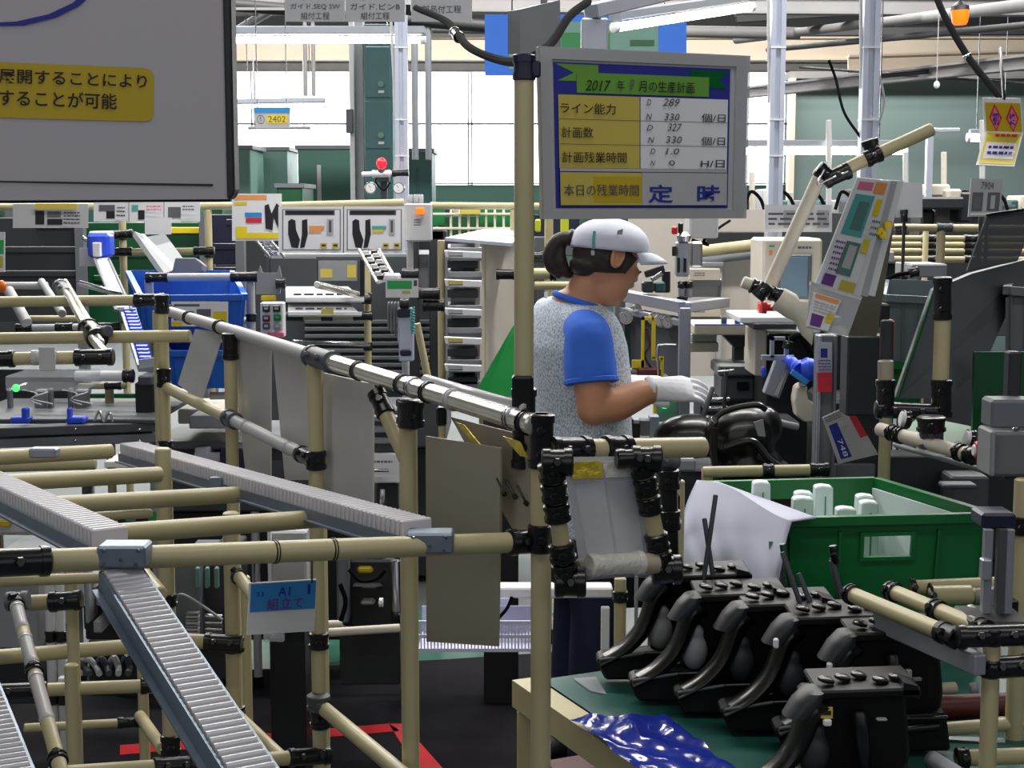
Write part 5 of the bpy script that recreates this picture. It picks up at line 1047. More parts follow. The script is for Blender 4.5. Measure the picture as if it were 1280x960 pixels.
# fill: bench mass behind side rail
t = T('long_bench', 'dark workbench carcass running behind the hanging sheets', 'bench')
pbox(t, 'carcass', 'grey_dark', 196, 560, 470, 640, 4.9, .4, .006); pbox(t, 'top', 'grey_mid', 190, 552, 480, 562, 4.85, .5, .004); pbox(t, 'shelf_box', 'grey_light', 243, 560, 262, 620, 4.8, .1, .004); pbox(t, 'label', 'alu_pale', 243, 566, 275, 577, 4.79, .01, 0); pbox(t, 'label', 'grey', 243, 580, 275, 588, 4.79, .01, 0)
pbox(t, 'tray', 'cream', 222, 512, 300, 530, 4.9, .3, .004); pbox(t, 'tray', 'grey', 236, 520, 290, 536, 4.75, .2, .004); run(t, W(262, 495, 4.8), W(304, 494, 4.8), .012, 'cream')
pbox(t, 'blue_block', 'navy_plastic', 276, 560, 306, 592, 4.75, .08, .004); pbox(t, 'lower_panel', 'charcoal', 100, 640, 470, 800, 5.0, .3, .004)
for x, m in ((162, 'print_teal'), (190, 'print_green')): pbox(t, 'green_tag', m, x - 5, 640, x + 6, 652, 4.9, .02, 0)
t = T('under_shelf', 'cluttered white hoses and plates on the low shelf at left', 'shelf'); pbox(t, 'plate', 'grey', -40, 838, 200, 846, 3.9, .4, .003)
for k in range(6): hose(t, [W(70 + k * 16, 836, 3.8), W(78 + k * 16, 826 - k, 3.75), W(92 + k * 14, 834, 3.75), W(100 + k * 12, 842, 3.7)], .008, ('grey_light', 'grey_dark')[k % 2])
pbox(t, 'leg', 'grey_dark', 100, 846, 106, 870, 3.95, .03); pbox(t, 'leg', 'grey_dark', 0, 846, 8, 870, 3.95, .03); pbox(t, 'white_plug', 'white', 72, 848, 79, 853, 3.2, .02, .001)
t = T('pale_pack', 'yellow marked pale package on the lower left shelf', 'package'); pbox(t, 'pack', 'grey_light', -30, 640, 60, 670, 3.6, .1, .01); pbox(t, 'spot', 'label_yellow', 12, 642, 24, 650, 3.59, .01, 0); pbox(t, 'spot', 'label_yellow', -5, 652, 12, 658, 3.59, .01, 0)
for (x0, x1, y) in ((2, 42, 580), (130, 172, 577)): pbox(t, 'paper', 'white', x0, y, x1, y + 8, 3.3, .15, .002)
# lavender basket, white shelf left of worker legs
t = T('basket', 'lavender perforated plastic basket hanging under the beige sheet', 'basket'); P0, P1 = W(522, 780, 3.4), W(665, 776, 3.4); h = .065
bm = bmesh.new(); n = 34; L = P1 - P0
for k in range(n + 1): add_box(bm, P0 + L * k / n - V((0, 0, h / 2)), (.003, .003, h))
for z in (0, .5, 1): add_box(bm, (P0 + P1) / 2 - V((0, 0, h * z)), (L.length, .006, .008))
mat('lavender', (206, 206, 232), .45); obj('grille', bm, 'lavender', t); box(t, 'back', 'lavender', (P0 + P1) / 2 + V((0, .15, -h / 2)), (L.length, .004, h)); box(t, 'floor', 'lavender', (P0 + P1) / 2 + V((0, .075, -h)), (L.length, .15, .004))
t = T('low_table', 'white edged low bench behind the corner post at knee height', 'table'); pbox(t, 'top_edge', 'white', 600, 735, 766, 748, 3.5, .06, .004)
for x in (757, 683): q_ = W(x, 760, 3.52); box(t, 'leg', 'white', (q_.x, 3.53, q_.z / 2), (.02, .02, q_.z))
slab(t, 'strut', 'alu_pale', pq(622, 748, 638, 776, 3.6), .01); hose(t, [W(640, 746, 3.5), W(634, 760, 3.5), W(624, 772, 3.5)], .004)
t = T('support_pole', 'grey beige support pole with dark clamp beside the black parts', 'pole'); post(t, 775, 780, 3.05, 722, .0125, js=[(738, 752)]); post(t, 795, 780, 3.1, 720, .004, 'alu', foot=False); 
# ------------------------------------------------ table, black parts
t = T('work_table', 'green topped work table with cream steel frame in the foreground', 'table'); zt_ = .74
C0, C1 = WZ(640, 850, zt_), WZ(806, 965, zt_); e1 = (C1 - C0).normalized(); e2 = V((-e1.y, e1.x, 0)) if (-e1.y) > 0 else V((e1.y, -e1.x, 0))
fr_ = [C0, C0 + e1 * .8, C0 + e1 * .8 + e2 * 1.0, C0 + e2 * 1.0]
C0i = C0 + e1 * .02 + e2 * .045
prism(t, 'top', 'green_table', [C0i, C0 + e1 * .8 + e2 * .045, fr_[2], fr_[3]], (0, 0, -.012)); prism(t, 'frame', 'beige', [fr_[0], fr_[1], fr_[1] + e2 * .05, fr_[0] + e2 * .05], (0, 0, -.05))
prism(t, 'frame', 'beige', [fr_[0] + e2 * .05, fr_[0] + e2 * .99, fr_[0] + e2 * .99 + e1 * .03, fr_[0] + e2 * .05 + e1 * .03], (0, 0, -.05)) if False else None
for q in (C0 + e1 * .02 + e2 * .02, C0 + e1 * .7 + e2 * .02, C0 + e2 * .95 + e1 * .05, C0 + e1 * .7 + e2 * .95): box(t, 'leg', 'beige', (q.x, q.y, (zt_ - .05) / 2), (.035, .035, zt_ - .05), None, .003)
ang = math.degrees(math.atan2(e1.y, e1.x)); box(t, 'shelf', 'red_dark', C0 + e1 * .4 + e2 * .4 - V((0, 0, .16)), (.75, .7, .015), rz(ang)) 
# blue film
bm = bmesh.new(); n = 22; F0, F1, F2, F3 = [WZ(x, y, zt_ + .004) for x, y in ((712, 902), (828, 898), (930, 975), (820, 985))]
g = [[bm.verts.new(bil([F0, F1, F2, F3], i / n, j / n) + V((0, 0, .003 + .007 * abs(math.sin(i * .31 + 1.7 * math.sin(j * .23) + R.uniform(-.12, .12))) ** 3 + .004 * abs(math.sin(j * .55 + i * .2))))) for i in range(n + 1)] for j in range(n + 1)]
for j in range(n):
    for i in range(n): bm.faces.new((g[j][i], g[j][i + 1], g[j + 1][i + 1], g[j + 1][i]))
o = tag(obj('blue_film', bm, 'blue_film', None, True), 'crumpled glossy blue film bag lying on the green table', 'bag')
prism(None, 'clear_sheet', 'clear', [WZ(x, y, zt_ + .002) for x, y in ((716, 848), (745, 846), (758, 868), (738, 864))], (0, 0, .001)); tag(bpy.data.objects['clear_sheet'], 'small clear plastic piece on the green table by the first black part', 'sheet')
def bracket(label, x, y, s, Y, Z0, detail=True, name='black_bracket', rod=None, grp='black plastic brackets on the green table', bell='charcoal'):
    """moulded black unit; (x,y) = pixel of the toe, s = metres per pixel; profile drawn in side view then given depth"""
    t = T(name, label, 'car part', grp)
    o = W(x, y, Y); o = V((o.x, Y, Z0))
    def P(a, b, d=0.0): return V((o.x + a * s, Y + d, o.z + b * s))
    D = .11
    body = [(14, 0), (0, 26), (4, 32), (40, 44), (62, 60), (72, 60), (60, 120), (84, 130), (190, 134), (192, 118), (186, 112), (200, 60), (196, 6), (150, 0)]
    prism(t, 'housing', 'black_part', [P(70, 4, .03), P(74, 120, .03), P(184, 128, .03), P(192, 60, .03), P(186, 4, .03)], (0, D - .04, 0), .005)
    # curved arm from toe to shoulder
    arm = spline([P(2, 26, .02), P(30, 44, .02), P(52, 72, .02), P(64, 112, .02), P(76, 130, .02)], 6)
    bm = bmesh.new(); rings = []
    for k, p in enumerate(arm):
        f = k / (len(arm) - 1); d = (arm[min(k + 1, len(arm) - 1)] - arm[max(k - 1, 0)]).normalized(); nn = V((-d.z, 0, d.x)); w_ = .010 + .012 * f
        rings.append((p - nn * w_, nn * w_, V((0, .028, 0))))
    add_loft(bm, rings, 12); obj('arm', bm, 'black_gloss', t, True)
    bm = bmesh.new(); add_loft(bm, [(P(62, 104, .018), V((.02, 0, 0)), V((0, .03, 0))), (P(74, 122, .018), V((.022, 0, 0)), V((0, .032, 0))), (P(80, 132, .018), V((.017, 0, 0)), V((0, .028, 0))), (P(82, 135, .018), V((.008, 0, 0)), V((0, .014, 0)))], 14); obj('shoulder_cap', bm, 'charcoal', t, True)
    prism(t, 'foot_plate', 'black_part', [P(12, 0), P(0, 24), P(6, 30), P(50, 32), P(120, 40), P(190, 44), P(196, 0)], (0, .05, 0), .004)
    run(t, P(4, 27, -.004), P(60, 36, -.004), .003, 'grey_dark', name='edge_rib'); run(t, P(60, 36, -.004), P(190, 40, -.004), .0035, 'black_gloss', name='edge_rib')
    prism(t, 'top_plate', 'black_part', [P(82, 134, .0), P(196, 138, .0), P(196, 128, .0), P(84, 124, .0)], (0, D, 0), .003)
    for k in range(5): bm = add_lathe(bmesh.new(), P(96 + 20 * k, 138, .03 + .012 * (k % 3)), P(97 + 20 * k, 143, .03 + .012 * (k % 3)), [(0, .012), (.6, .012), (1, .008)], 10); obj('boss', bm, 'black_gloss', t, True)
    bm = bmesh.new(); add_prism(bm, [P(176, 130, .0), P(176, 144, 0), P(192, 140, 0), P(194, 126, 0)], (0, .04, 0)); obj('lug', bm, 'black', t)
    bm = bmesh.new(); add_ell(bm, P(82, 60, .018), (.024, 0, 0), (0, .020, 0), (0, 0, .034), 12, 8); add_ell(bm, P(84, 84, .018), (.014, 0, 0), (0, .014, 0), (0, 0, .016), 12, 8); fuse(t, 'grey_bellows', bell, bm, .004, 3)
    run(t, P(100, 20, .0), P(182, 30, .0), .008, 'black_gloss', name='tube'); run(t, P(130, 110, .01), P(138, 44, .01), .010, 'black', name='tube')
    if detail:
        box(t, 'connector', 'grey_light', P(150, 84, .022), (.010, .012, .016), None, .002); box(t, 'connector', 'grey', P(160, 78, .022), (.014, .008, .005), rz(10), .001); box(t, 'clip', 'grey_mid', P(140, 50, .02), (.02, .01, .024), None, .003); box(t, 'clip', 'grey', P(142, 36, .02), (.01, .01, .008), None, .002)
    if rod:
        for (a, b, c_, d_) in rod: run(t, P(a, b, .0), P(c_, d_, .02), .0045, 'grey_dark', name='lever')
    return t
bracket('farthest black bracket with two crossed rods standing in front of the white cloth', 745, 842, .00143, 2.674, .75, True, bell='grey', rod=[(132, 110, 150, 236), (150, 110, 136, 206)])
bracket('black bracket second from the worker with grey bellows', 786, 868, .00140, 2.555, .75, bell='grey')
bracket('black bracket in the middle of the row with white connector', 842, 880, .00140, 2.49, .75, rod=[(160, 110, 130, 196), (178, 100, 150, 170)])
bracket('black bracket fourth in the row toward the lower right', 900, 900, .00142, 2.40, .75)
t = bracket('black bracket fifth in the row with three white connectors', 968, 925, .00142, 2.31, .75, rod=None)
for x, y in ((1037, 834), (1066, 857), (1106, 858), (970, 804)): box(t, 'connector', 'white', W(x, y, 2.30 if x > 1000 else 2.34), (.008, .01, .015), None, .002)
box(t, 'connector', 'grey', W(1102, 899, 2.085), (.016, .01, .004))
t = bracket('black bracket with small white paper tag, cut by the bottom edge', 925, 1010, .0013, 2.09, .745, False)
Q = pq(1026, 884, 1041, 898, 2.085); slab(t, 'tag', 'label_olive', Q, .002); prints(t, Q, [(.15, .3, .85, .7, 'print_black')]); box(t, 'connector', 'white', W(1034, 903, 2.085), (.012, .008, .010), None, .002)
# lid panel over the right group (dark carton)
t = T('black_carton', 'plain black tote standing behind the nearest black parts', 'box'); pbox(t, 'body', 'black_part', 1030, 824, 1164, 1000, 2.62, .25, .01); pbox(t, 'rim', 'black_part', 1026, 818, 1168, 828, 2.61, .27, .004)
# small rods in front of the crate
t = T('lever_rods', 'two thin grey green lever rods standing before the green crate', 'rod', )
run(t, W(1040, 700, 2.7), W(1062, 792, 2.7), .006, 'grey_dark'); joint(t, W(1041, 682, 2.7), W(1044, 704, 2.7), .008); run(t, W(978, 680, 2.75), W(992, 752, 2.75), .006, 'green_deep'); run(t, W(1062, 790, 2.7), W(1068, 1000, 2.7), .006, 'grey_dark')
# ------------------------------------------------ green crate with contents and cloth
ct = [W(986, 646, 3.0), W(1236, 640, 3.0), W(1093, 597, 3.38), W(885, 602, 3.42)]
tg = crate('green_crate', 'large green plastic crate holding white foam pieces', 'green', ct, .27, 'crate', None, .93, .004, .014, slots=(0, 2))
tg['label'] = 'large green plastic crate holding white foam pieces'
prism(tg, 'liner', 'foam', [ct[1] * .93 + ct[2] * .07 + V((-.012, -.0, -.02)), ct[2] * .95 + ct[1] * .05 + V((-.012, 0, -.02)), ct[2] * .95 + ct[1] * .05 + V((-.012, 0, -.2)), ct[1] * .93 + ct[2] * .07 + V((-.012, 0, -.2))], (-.004, 0, 0))
slab(tg, 'corner_label', 'teal_pale', [p + V((-.012, -.006, 0)) for p in pq(968, 676, 980, 712, 2.98)], .001)
for i, (x, y, w_, Y) in enumerate(((953, 604, 21, 3.22), (1006, 617, 22, 3.22), (1005, 624, 25, 3.12), (1031, 609, 22, 3.18), (1083, 621, 21, 3.2), (1088, 629, 22, 3.1), (1059, 637, 24, 3.08))):
    t = T('foam_block', ('leftmost white foam piece beside the cloth', 'short foam piece behind its twin left of the tall one', 'foam piece in front of its shorter twin', 'tallest white foam piece in the middle of the crate',
        'foam piece against the crate liner, behind another', 'foam piece in front of the crate liner', 'lowest foam piece just above the handle hole')[i] + ' in the green crate', 'foam piece')
    p = W(x, y, Y); k = Y / FPX; bm = bmesh.new(); hw = w_ / 2 * k
    add_prism(bm, [p + V((-hw, 0, 0)), p + V((-hw * .2, 0, .003)), p + V((hw, 0, .0)), p + V((hw * 1.15, 0, -.16)), p + V((-hw * 1.25, 0, -.16))], (0, .035, 0)); bmesh.ops.bevel(bm, geom=bm.edges[:], offset=.003, affect='EDGES'); obj('block', bm, 'foam', t)
    box(t, 'groove', 'teal_pale', p + V((hw * .1, -.001, -.07)), (hw * .12, .003, .1), None, 0)
# cloth draped
bm = bmesh.new(); n = 26; TL, TR, BR, BL = W(871, 600, 3.40), W(989, 644, 2.955), W(976, 800, 2.90), W(846, 730, 3.22)
g = []
for j in range(n + 1):
    row = []
    for i in range(n + 1):
        u, v = i / n, j / n; p = bil([TL, TR, BR, BL], u, v)
        f = v * (1 - v * .3); p = p + V((-.02 * math.sin(math.pi * min(1, v * 1.2)) , -.035 * f * (1 + .5 * math.sin(u * 7 + v * 3)), .012 * math.sin(u * 5)))
        p = p + V((0, (-.010 * math.sin(u * 13 + v * 5) - .006 * math.sin(u * 23 - v * 11) - .008 * abs(math.sin(u * 4.5 + v * 9 + 1))) * min(1, v * 2), 0)); row.append(bm.verts.new(p))
    g.append(row)
over = [bm.verts.new(bil([TL, TR, BR, BL], i / n, 0) + V((.05, .0, -.004))) for i in range(n + 1)]
for i in range(n): bm.faces.new((over[i], over[i + 1], g[0][i + 1], g[0][i]))
for j in range(n):
    for i in range(n): bm.faces.new((g[j][i], g[j][i + 1], g[j + 1][i + 1], g[j + 1][i]))
o = obj('draped_cloth', bm, 'cloth', None, True); tag(o, 'pale crumpled cloth draped over the left side of the green crate', 'cloth')
md = o.modifiers.new('thick', 'SOLIDIFY'); md.thickness = .003
# stand for the crate
t = T('crate_stand', 'low dark stand under the green crate', 'stand'); c_ = sum(ct, V()) / 4; zb_ = c_.z - .272
box(t, 'plate', 'charcoal', (c_.x, c_.y, zb_ - .012), (.5, .42, .02)); 
for sx in (-1, 1):
    for sy in (-1, 1): box(t, 'leg', 'charcoal', (c_.x + sx * .22, c_.y + sy * .18, (zb_ - .02) / 2), (.03, .03, zb_ - .02))
# pipe behind crate, right of worker
t = T('rear_pipe', 'beige pipe with black band running just behind the green crate', 'pipe'); run(t, W(878, 590, 3.6), W(1022, 587, 3.6), .0135, js=((.52, .62), (.93, 1.1))); post(t, 1020, 590, 3.65, 584); post(t, 884, 592, 3.65, 586)
bp = T('assembly_part', 'black moulded car part being assembled in front of the gloved hand', 'car part')
bm = bmesh.new(); add_ell(bm, W(868, 545, 4.0), (.11, 0, 0), (0, .08, 0), (0, 0, .06)); add_ell(bm, W(925, 545, 3.95), (.10, 0, .01), (0, .09, 0), (0, 0, .085)); add_ell(bm, W(935, 580, 3.95), (.09, 0, 0), (0, .09, 0), (0, 0, .07)); add_ell(bm, W(955, 535, 3.95), (.05, 0, 0), (0, .05, 0), (0, 0, .06)); fuse(bp, 'housing', 'black_gloss', bm, .008, 3)
for pts, r in (([W(892, 545, 3.86), W(896, 522, 3.86), W(915, 511, 3.86), W(945, 506, 3.86), (W(958, 512, 3.86))], .008), ([W(893, 535, 3.84), W(892, 565, 3.84), W(898, 600, 3.84)], .010), ([W(905, 560, 3.84), W(940, 552, 3.84), W(962, 575, 3.84), W(985, 590, 3.84)], .010)): hose(bp, pts, r, 'black', 'rib')
slab(bp, 'grey_insert', 'grey', [W(942, 528, 3.84), W(954, 524, 3.84), W(957, 546, 3.84), W(948, 545, 3.84)], .006); joint(bp, W(889, 528, 3.84), W(893, 524, 3.83), .010, 'steel', 'cap', False)
run(bp, W(874, 535, 3.98), W(891, 484, 4.02), .007, 'grey_dark', name='lever'); run(bp, W(905, 515, 4.0), W(908, 460, 4.05), .005, 'black', name='lever'); joint(bp, W(897, 465, 4.04), W(917, 463, 4.04), .004, 'steel', 'cross_pin', False)
run(bp, W(888, 500, 4.05), W(912, 499, 4.05), .006, 'steel', name='cross_pin'); run(bp, W(884, 511, 4.05), W(910, 510, 4.05), .006, 'steel', name='cross_pin')
run(bp, W(955, 524, 4.0), W(998, 534, 4.0), .010, 'grey', name='rod'); joint(bp, W(964, 540, 3.95), W(975, 540, 3.95), .012, 'steel')
pbox(bp, 'fixture_base', 'charcoal', 820, 590, 1000, 640, 4.0, .35, .01); pbox(bp, 'fixture_column', 'charcoal', 880, 640, 960, 900, 4.1, .2, .01)
t = T('small_rack', 'dark jointed rack parts between card holder and cloth', 'rack'); run(t, W(835, 574, 2.7), W(838, 700, 2.7), .016, 'black', js=((.1, .3), (.5, .7))); joint(t, W(815, 574, 2.6), W(850, 574, 2.6), .015, 'grey_mid'); pbox(t, 'brown_box', 'red_dark', 830, 618, 850, 652, 2.75, .05, .004); run(t, W(828, 655, 2.7), W(852, 653, 2.7), .005, 'white', name='tube'); pbox(t, 'plate', 'charcoal', 822, 574, 850, 720, 2.95, .03, .004); pbox(t, 'steel_plate', 'grey', 828, 574, 870, 590, 2.74, .05, .004); post(t, 846, 700, 2.96, 600)
# ------------------------------------------------ right side rack, near
t = T('right_rack', 'beige pipe frame with black L joints at right behind the crate', 'rack')
joint(t, W(1178, 400, 2.9), W(1178, 346, 2.9), .0185, 'black', 'cap'); p = W(1177, 440, 2.9); run(t, V((p.x, 2.9, W(0, 480, 2.9).z)), V((p.x, 2.9, W(0, 396, 2.9).z)), .0155); joint(t, W(1177, 522, 2.9), W(1177, 474, 2.9), .0205)
joint(t, W(1107, 520, 2.9), W(1107, 474, 2.9), .0190); joint(t, W(1094, 512, 2.9), W(1172, 515, 2.9), .0180); run(t, W(1107, 476, 2.9), W(1107, 450, 2.9), .0150, 'taupe'); run(t, W(1108, 450, 2.92), W(1109, 400, 2.92), .013, 'charcoal')
post(t, 1106, 560, 3.6, 500, .0145); run(t, W(1098, 536, 2.8), W(1216, 570, 2.6), .0125, 'cream', js=((.13, .2), (.22, .27), (.84, .9), (.94, 1.02))); run(t, W(1118, 556, 2.82), W(1236, 590, 2.6), .005, 'grey')
run(t, W(1216, 563, 2.58), W(1234, 563, 2.58), .011, 'white', name='collar'); joint(t, W(1218, 563, 2.58), W(1232, 563, 2.58), .016, 'red', 'red_collar', False)
joint(t, W(1164, 560, 2.7), W(1164, 522, 2.7), .024, 'grey_dark'); joint(t, W(1164, 540, 2.69), W(1164, 520, 2.69), .026, 'black')
for x, y in ((1134, 524), (1215, 548), (1232, 550)): joint(t, W(x - 8, y - 1, 2.8), W(x + 4, y + 1, 2.8), .017, 'black'); joint(t, W(x - 9, y - 1, 2.79), W(x - 3, y, 2.79), .014, 'white', 'end', False)
t = T('green_tray', 'green plastic tray with yellow and black tape behind the grey boxes', 'tray'); slab(t, 'base', 'green', [W(1150, 520, 3.3), W(1290, 548, 3.1), W(1290, 575, 2.95), W(1120, 545, 3.0)], .01); slab(t, 'wall', 'green_deep', [W(1218, 440, 3.1), W(1290, 440, 3.1), W(1290, 560, 3.1), W(1215, 560, 3.1)], .01); slab(t, 'tape', 'label_yellow', pq(1230, 499, 1247, 536, 3.05), .003); slab(t, 'tape', 'black', pq(1231, 508, 1242, 518, 3.045), .003)
t = T('wall_box', 'upper small grey electrical box at the right photo edge', 'box'); pbox(t, 'body', 'grey_mid', 1240, 500, 1300, 537, 2.5, .06, .005); pbox(t, 'back_bar', 'charcoal', 1262, 440, 1272, 600, 2.56, .03)
t = T('wall_box', 'lower larger grey electrical box at the right photo edge', 'box'); pbox(t, 'body', 'grey_mid', 1240, 540, 1310, 596, 2.45, .08, .005); pbox(t, 'lip', 'grey', 1239, 539, 1244, 596, 2.44, .07); run(t, W(1270, 538, 2.46), W(1270, 534, 2.46), .006, 'steel', name='screw')
t = T('tall_post', 'beige post with black band at the right photo edge', 'post'); post(t, 1276, 700, 2.4, 598, .015, js=[(645, 668)])
t = T('dark_shelf', 'dark equipment shelf behind the crate on the right', 'shelf'); pbox(t, 'back', 'charcoal', 1110, 570, 1300, 700, 3.6, .1); pbox(t, 'bar', 'grey_dark', 1180, 606, 1222, 612, 3.4, .05); pbox(t, 'unit', 'grey_dark', 1190, 596, 1236, 640, 3.5, .1, .005); pbox(t, 'plinth', 'charcoal', 1110, 700, 1300, 900, 3.65, .3)
t = T('dark_cabinet', 'dark cabinet filling the gap between sign post and right rack', 'cabinet'); pbox(t, 'body', 'charcoal', 1036, 500, 1112, 720, 3.75 + .3, .3, .01); pbox(t, 'panel', 'grey_mid', 1044, 580, 1094, 600, 4.03, .02)
for x0, y0, x1, y1, m in ((1100, 380, 1112, 410, 'black_soft'), (1112, 400, 1118, 440, 'orange'), (1098, 420, 1110, 452, 'red_dark'), (1060, 420, 1098, 520, 'charcoal')): pbox(t, 'clutter', m, x0, y0, x1, y1, 3.6, .08, .004)
# bottom right pipe frame
t = T('lower_right_rack', 'beige pipe cart with grey angle rail in the bottom right corner', 'rack')
run(t, W(1062, 742, 2.4), W(1192, 796, 2.15), .0130, js=((0, .05), (.88, 1.04))); run(t, W(1112, 738, 2.45), W(1232, 788, 2.2), .0130, js=((0, .08), (.48, .56), (.92, 1.02)))
run(t, W(1138, 734, 2.7), W(1300, 727, 2.7), .0125, js=((0, .04),)); run(t, W(1162, 744, 2.6), W(1215, 743, 2.6), .0165, js=((.0, .04),)); run(t, W(1216, 744, 2.62), W(1300, 742, 2.62), .013, 'taupe')
a, b = W(1098, 776, 2.35), W(1226, 832, 2.1); bar(t, a, b, .02, .030, 'alu', 'angle_rail'); 
for f in (.12, .5, .8): q = a.lerp(b, f); box(t, 'bolt', 'steel', q + V((-.003, -.012, 0)), (.005, .004, .005))
post(t, 1237, 880, 2.12, 790, .0125, js=[(785, 806), (824, 846)]); joint(t, W(1196, 796, 2.12), W(1290, 793, 2.12), .018); joint(t, W(1232, 835, 2.12), W(1290, 832, 2.12), .018)
run(t, W(1150, 914, 2.4), W(1300, 902, 2.4), .0115); run(t, W(1195, 948, 2.2), W(1300, 944, 2.2), .0125, js=((.0, .15),)); run(t, W(1165, 950, 2.2), W(1200, 972, 2.1), .014, 'alu')
run(t, W(1165, 884, 2.5), W(1266, 880, 2.5), .020, 'red_dark', name='red_tube'); run(t, W(1165, 862, 2.6), W(1196, 861, 2.6), .012, 'taupe'); run(t, W(1212, 862, 2.6), W(1222, 861, 2.6), .012, 'grey'); run(t, W(1258, 860, 2.8), W(1262, 1000, 2.8), .016, 'taupe')
t = T('linear_guides', 'upright aluminium guide bars with blue block at the right edge', 'machine')
for x, m, w_ in ((1235, 'alu', 6), (1252, 'grey_dark', 6), (1262, 'alu', 5)): pbox(t, 'guide', m, x - w_ / 2, 662, x + w_ / 2, 782, 2.25, .015, .001)
pbox(t, 'block', 'navy_plastic', 1228, 642, 1270, 662, 2.26, .06, .004); pbox(t, 'carriage', 'alu', 1229, 700, 1240, 726, 2.235, .02, .002); run(t, W(1212, 760, 2.3), W(1232, 778, 2.25), .008, 'chrome', name='rod'); pbox(t, 'base', 'black_soft', 1216, 778, 1290, 792, 2.2, .1, .003)
for k in range(4): pbox(t, 'part', ('grey', 'charcoal', 'alu', 'black')[k], 1240 + k * 8, 736 + 5 * k, 1249 + k * 8, 760 + 5 * k, 2.3, .02, .002)
# ================================================================ the worker
wk = T('person', 'worker in white cap, blue shirt and knitted vest reaching with white gloves', 'person')
YW = 4.15
hf = V((.97, .25, 0)).normalized(); hs = V((.25, -.97, 0)).normalized()   # facing, towards the viewer side
def pw(x, y, dy=0.0): return W(x, y, YW + dy)
k = YW / FPX
# body (skin): neck, head, arms, hidden trunk and legs -> one surface
bm = bmesh.new()
hh = V((.80, .48, -.36)).normalized(); hl = hh.cross(V((0, 0, 1))).normalized(); hu = hl.cross(hh).normalized()  # head forward / side / up
HC = pw(757, 322)
add_ell(bm, HC + hu * .010, hh * .094, hl * .076, hu * .100, 20, 14)
add_ell(bm, HC + hh * .034 - hu * .050, hh * .062, hl * .060, hu * .078, 16, 12)       # face / jaw
add_ell(bm, HC + hh * .070 - hu * .098, hh * .024, hl * .026, hu * .020, 10, 8)       # chin
add_ell(bm, HC + hh * .092 - hu * .008, hh * .014, hl * .050, hu * .014, 10, 8)       # brow
add_loft(bm, [(HC + hh * .094 - hu * .010, hl * .010, hu * .008), (HC + hh * .102 - hu * .030, hl * .012, hh * .010), (HC + hh * .108 - hu * .046, hl * .017, hh * .012), (HC + hh * .096 - hu * .054, hl * .012, hh * .008)], 10)  # nose
for q in (-1, 1): add_ell(bm, HC + hh * .082 - hu * .030 + hl * q * .034, hh * .014, hl * .020, hu * .014, 8, 6)
add_ell(bm, HC + hh * .092 - hu * .076, hh * .010, hl * .024, hu * .008, 10, 6)
NB = pw(722, 392, .02)
add_loft(bm, [(NB - V((0, 0, .05)), V((.075, 0, 0)), V((0, .075, 0))), (NB, V((.068, 0, 0)), V((0, .072, 0))), (pw(727, 368, .01), V((.062, 0, .012)), V((0, .060, 0))), (pw(738, 345), V((.058, 0, .014)), V((0, .056, 0))), (pw(750, 325), V((.056, 0, 0)), V((0, .056, 0)))], 16)
add_ell(bm, pw(716, 378, .02), V((.064, 0, .0)), V((0, .080, 0)), V((0, 0, .040)), 16, 10)   # base of the neck
# trunk
TR_ = [(392, 722, .075, .11), (405, 721, .105, .165), (430, 720, .118, .185), (470, 724, .118, .175), (520, 728, .112, .155), (560, 729, .115, .158), (610, 730, .125, .172), (660, 730, .12, .168)]
def trunk(bm, g=0.0, y0=0, y1=9999, rows=TR_):
    add_loft(bm, [(pw(x, y, .05), hf * (a + g), hs * (b + g)) for y, x, a, b in rows if y0 <= y <= y1], 26)
trunk(bm, -.012)
hips = pw(730, 640, .05)
for q in (-1, 1):
    hj = hips + hs * q * .085; add_loft(bm, [(hj, hf * .085, hs * .080), (V((hj.x, hj.y, .72)), hf * .075, hs * .072), (V((hj.x + .01, hj.y, .48)), hf * .056, hs * .054), (V((hj.x, hj.y, .30)), hf * .052, hs * .050), (V((hj.x - .01, hj.y, .10)), hf * .036, hs * .034), (V((hj.x - .01, hj.y, .05)), hf * .036, hs * .034)], 14)
SH = pw(734, 418, -.125); EL = pw(742, 508, -.16); WR = pw(822, 487, -.10)
def limb(bm, pts, rad, seg=14): add_tube(bm, spline(pts, 5), [rad[0] + 0] * 1 if False else None, seg)
def chain(bm, pts, rads, seg=14, n=5):
    sp = spline(pts, n); m = len(sp) - 1; rr_ = []
    for i in range(len(sp)):
        f = i / m * (len(rads) - 1); j = min(int(f), len(rads) - 2); rr_.append(rads[j] + (rads[j + 1] - rads[j]) * (f - j))
    add_tube(bm, sp, rr_, seg)
chain(bm, [SH, SH.lerp(EL, .5) + V((0, -.008, 0)), EL], [.058, .052, .046]); add_ell(bm, EL + V((.0, 0, -.004)), (.047, 0, 0), (0, .045, 0), (0, 0, .047))
chain(bm, [EL, EL.lerp(WR, .35) + V((0, 0, -.010)), EL.lerp(WR, .75), WR], [.046, .048, .038, .030])
SH2 = pw(735, 408, .24); EL2 = pw(752, 500, .30); WR2 = pw(795, 482, .12)
chain(bm, [SH2, SH2.lerp(EL2, .5), EL2], [.056, .050, .044]); chain(bm, [EL2, EL2.lerp(WR2, .4), WR2], [.044, .042, .030])
body = fuse(wk, 'body', 'skin', bm, .007, 5)
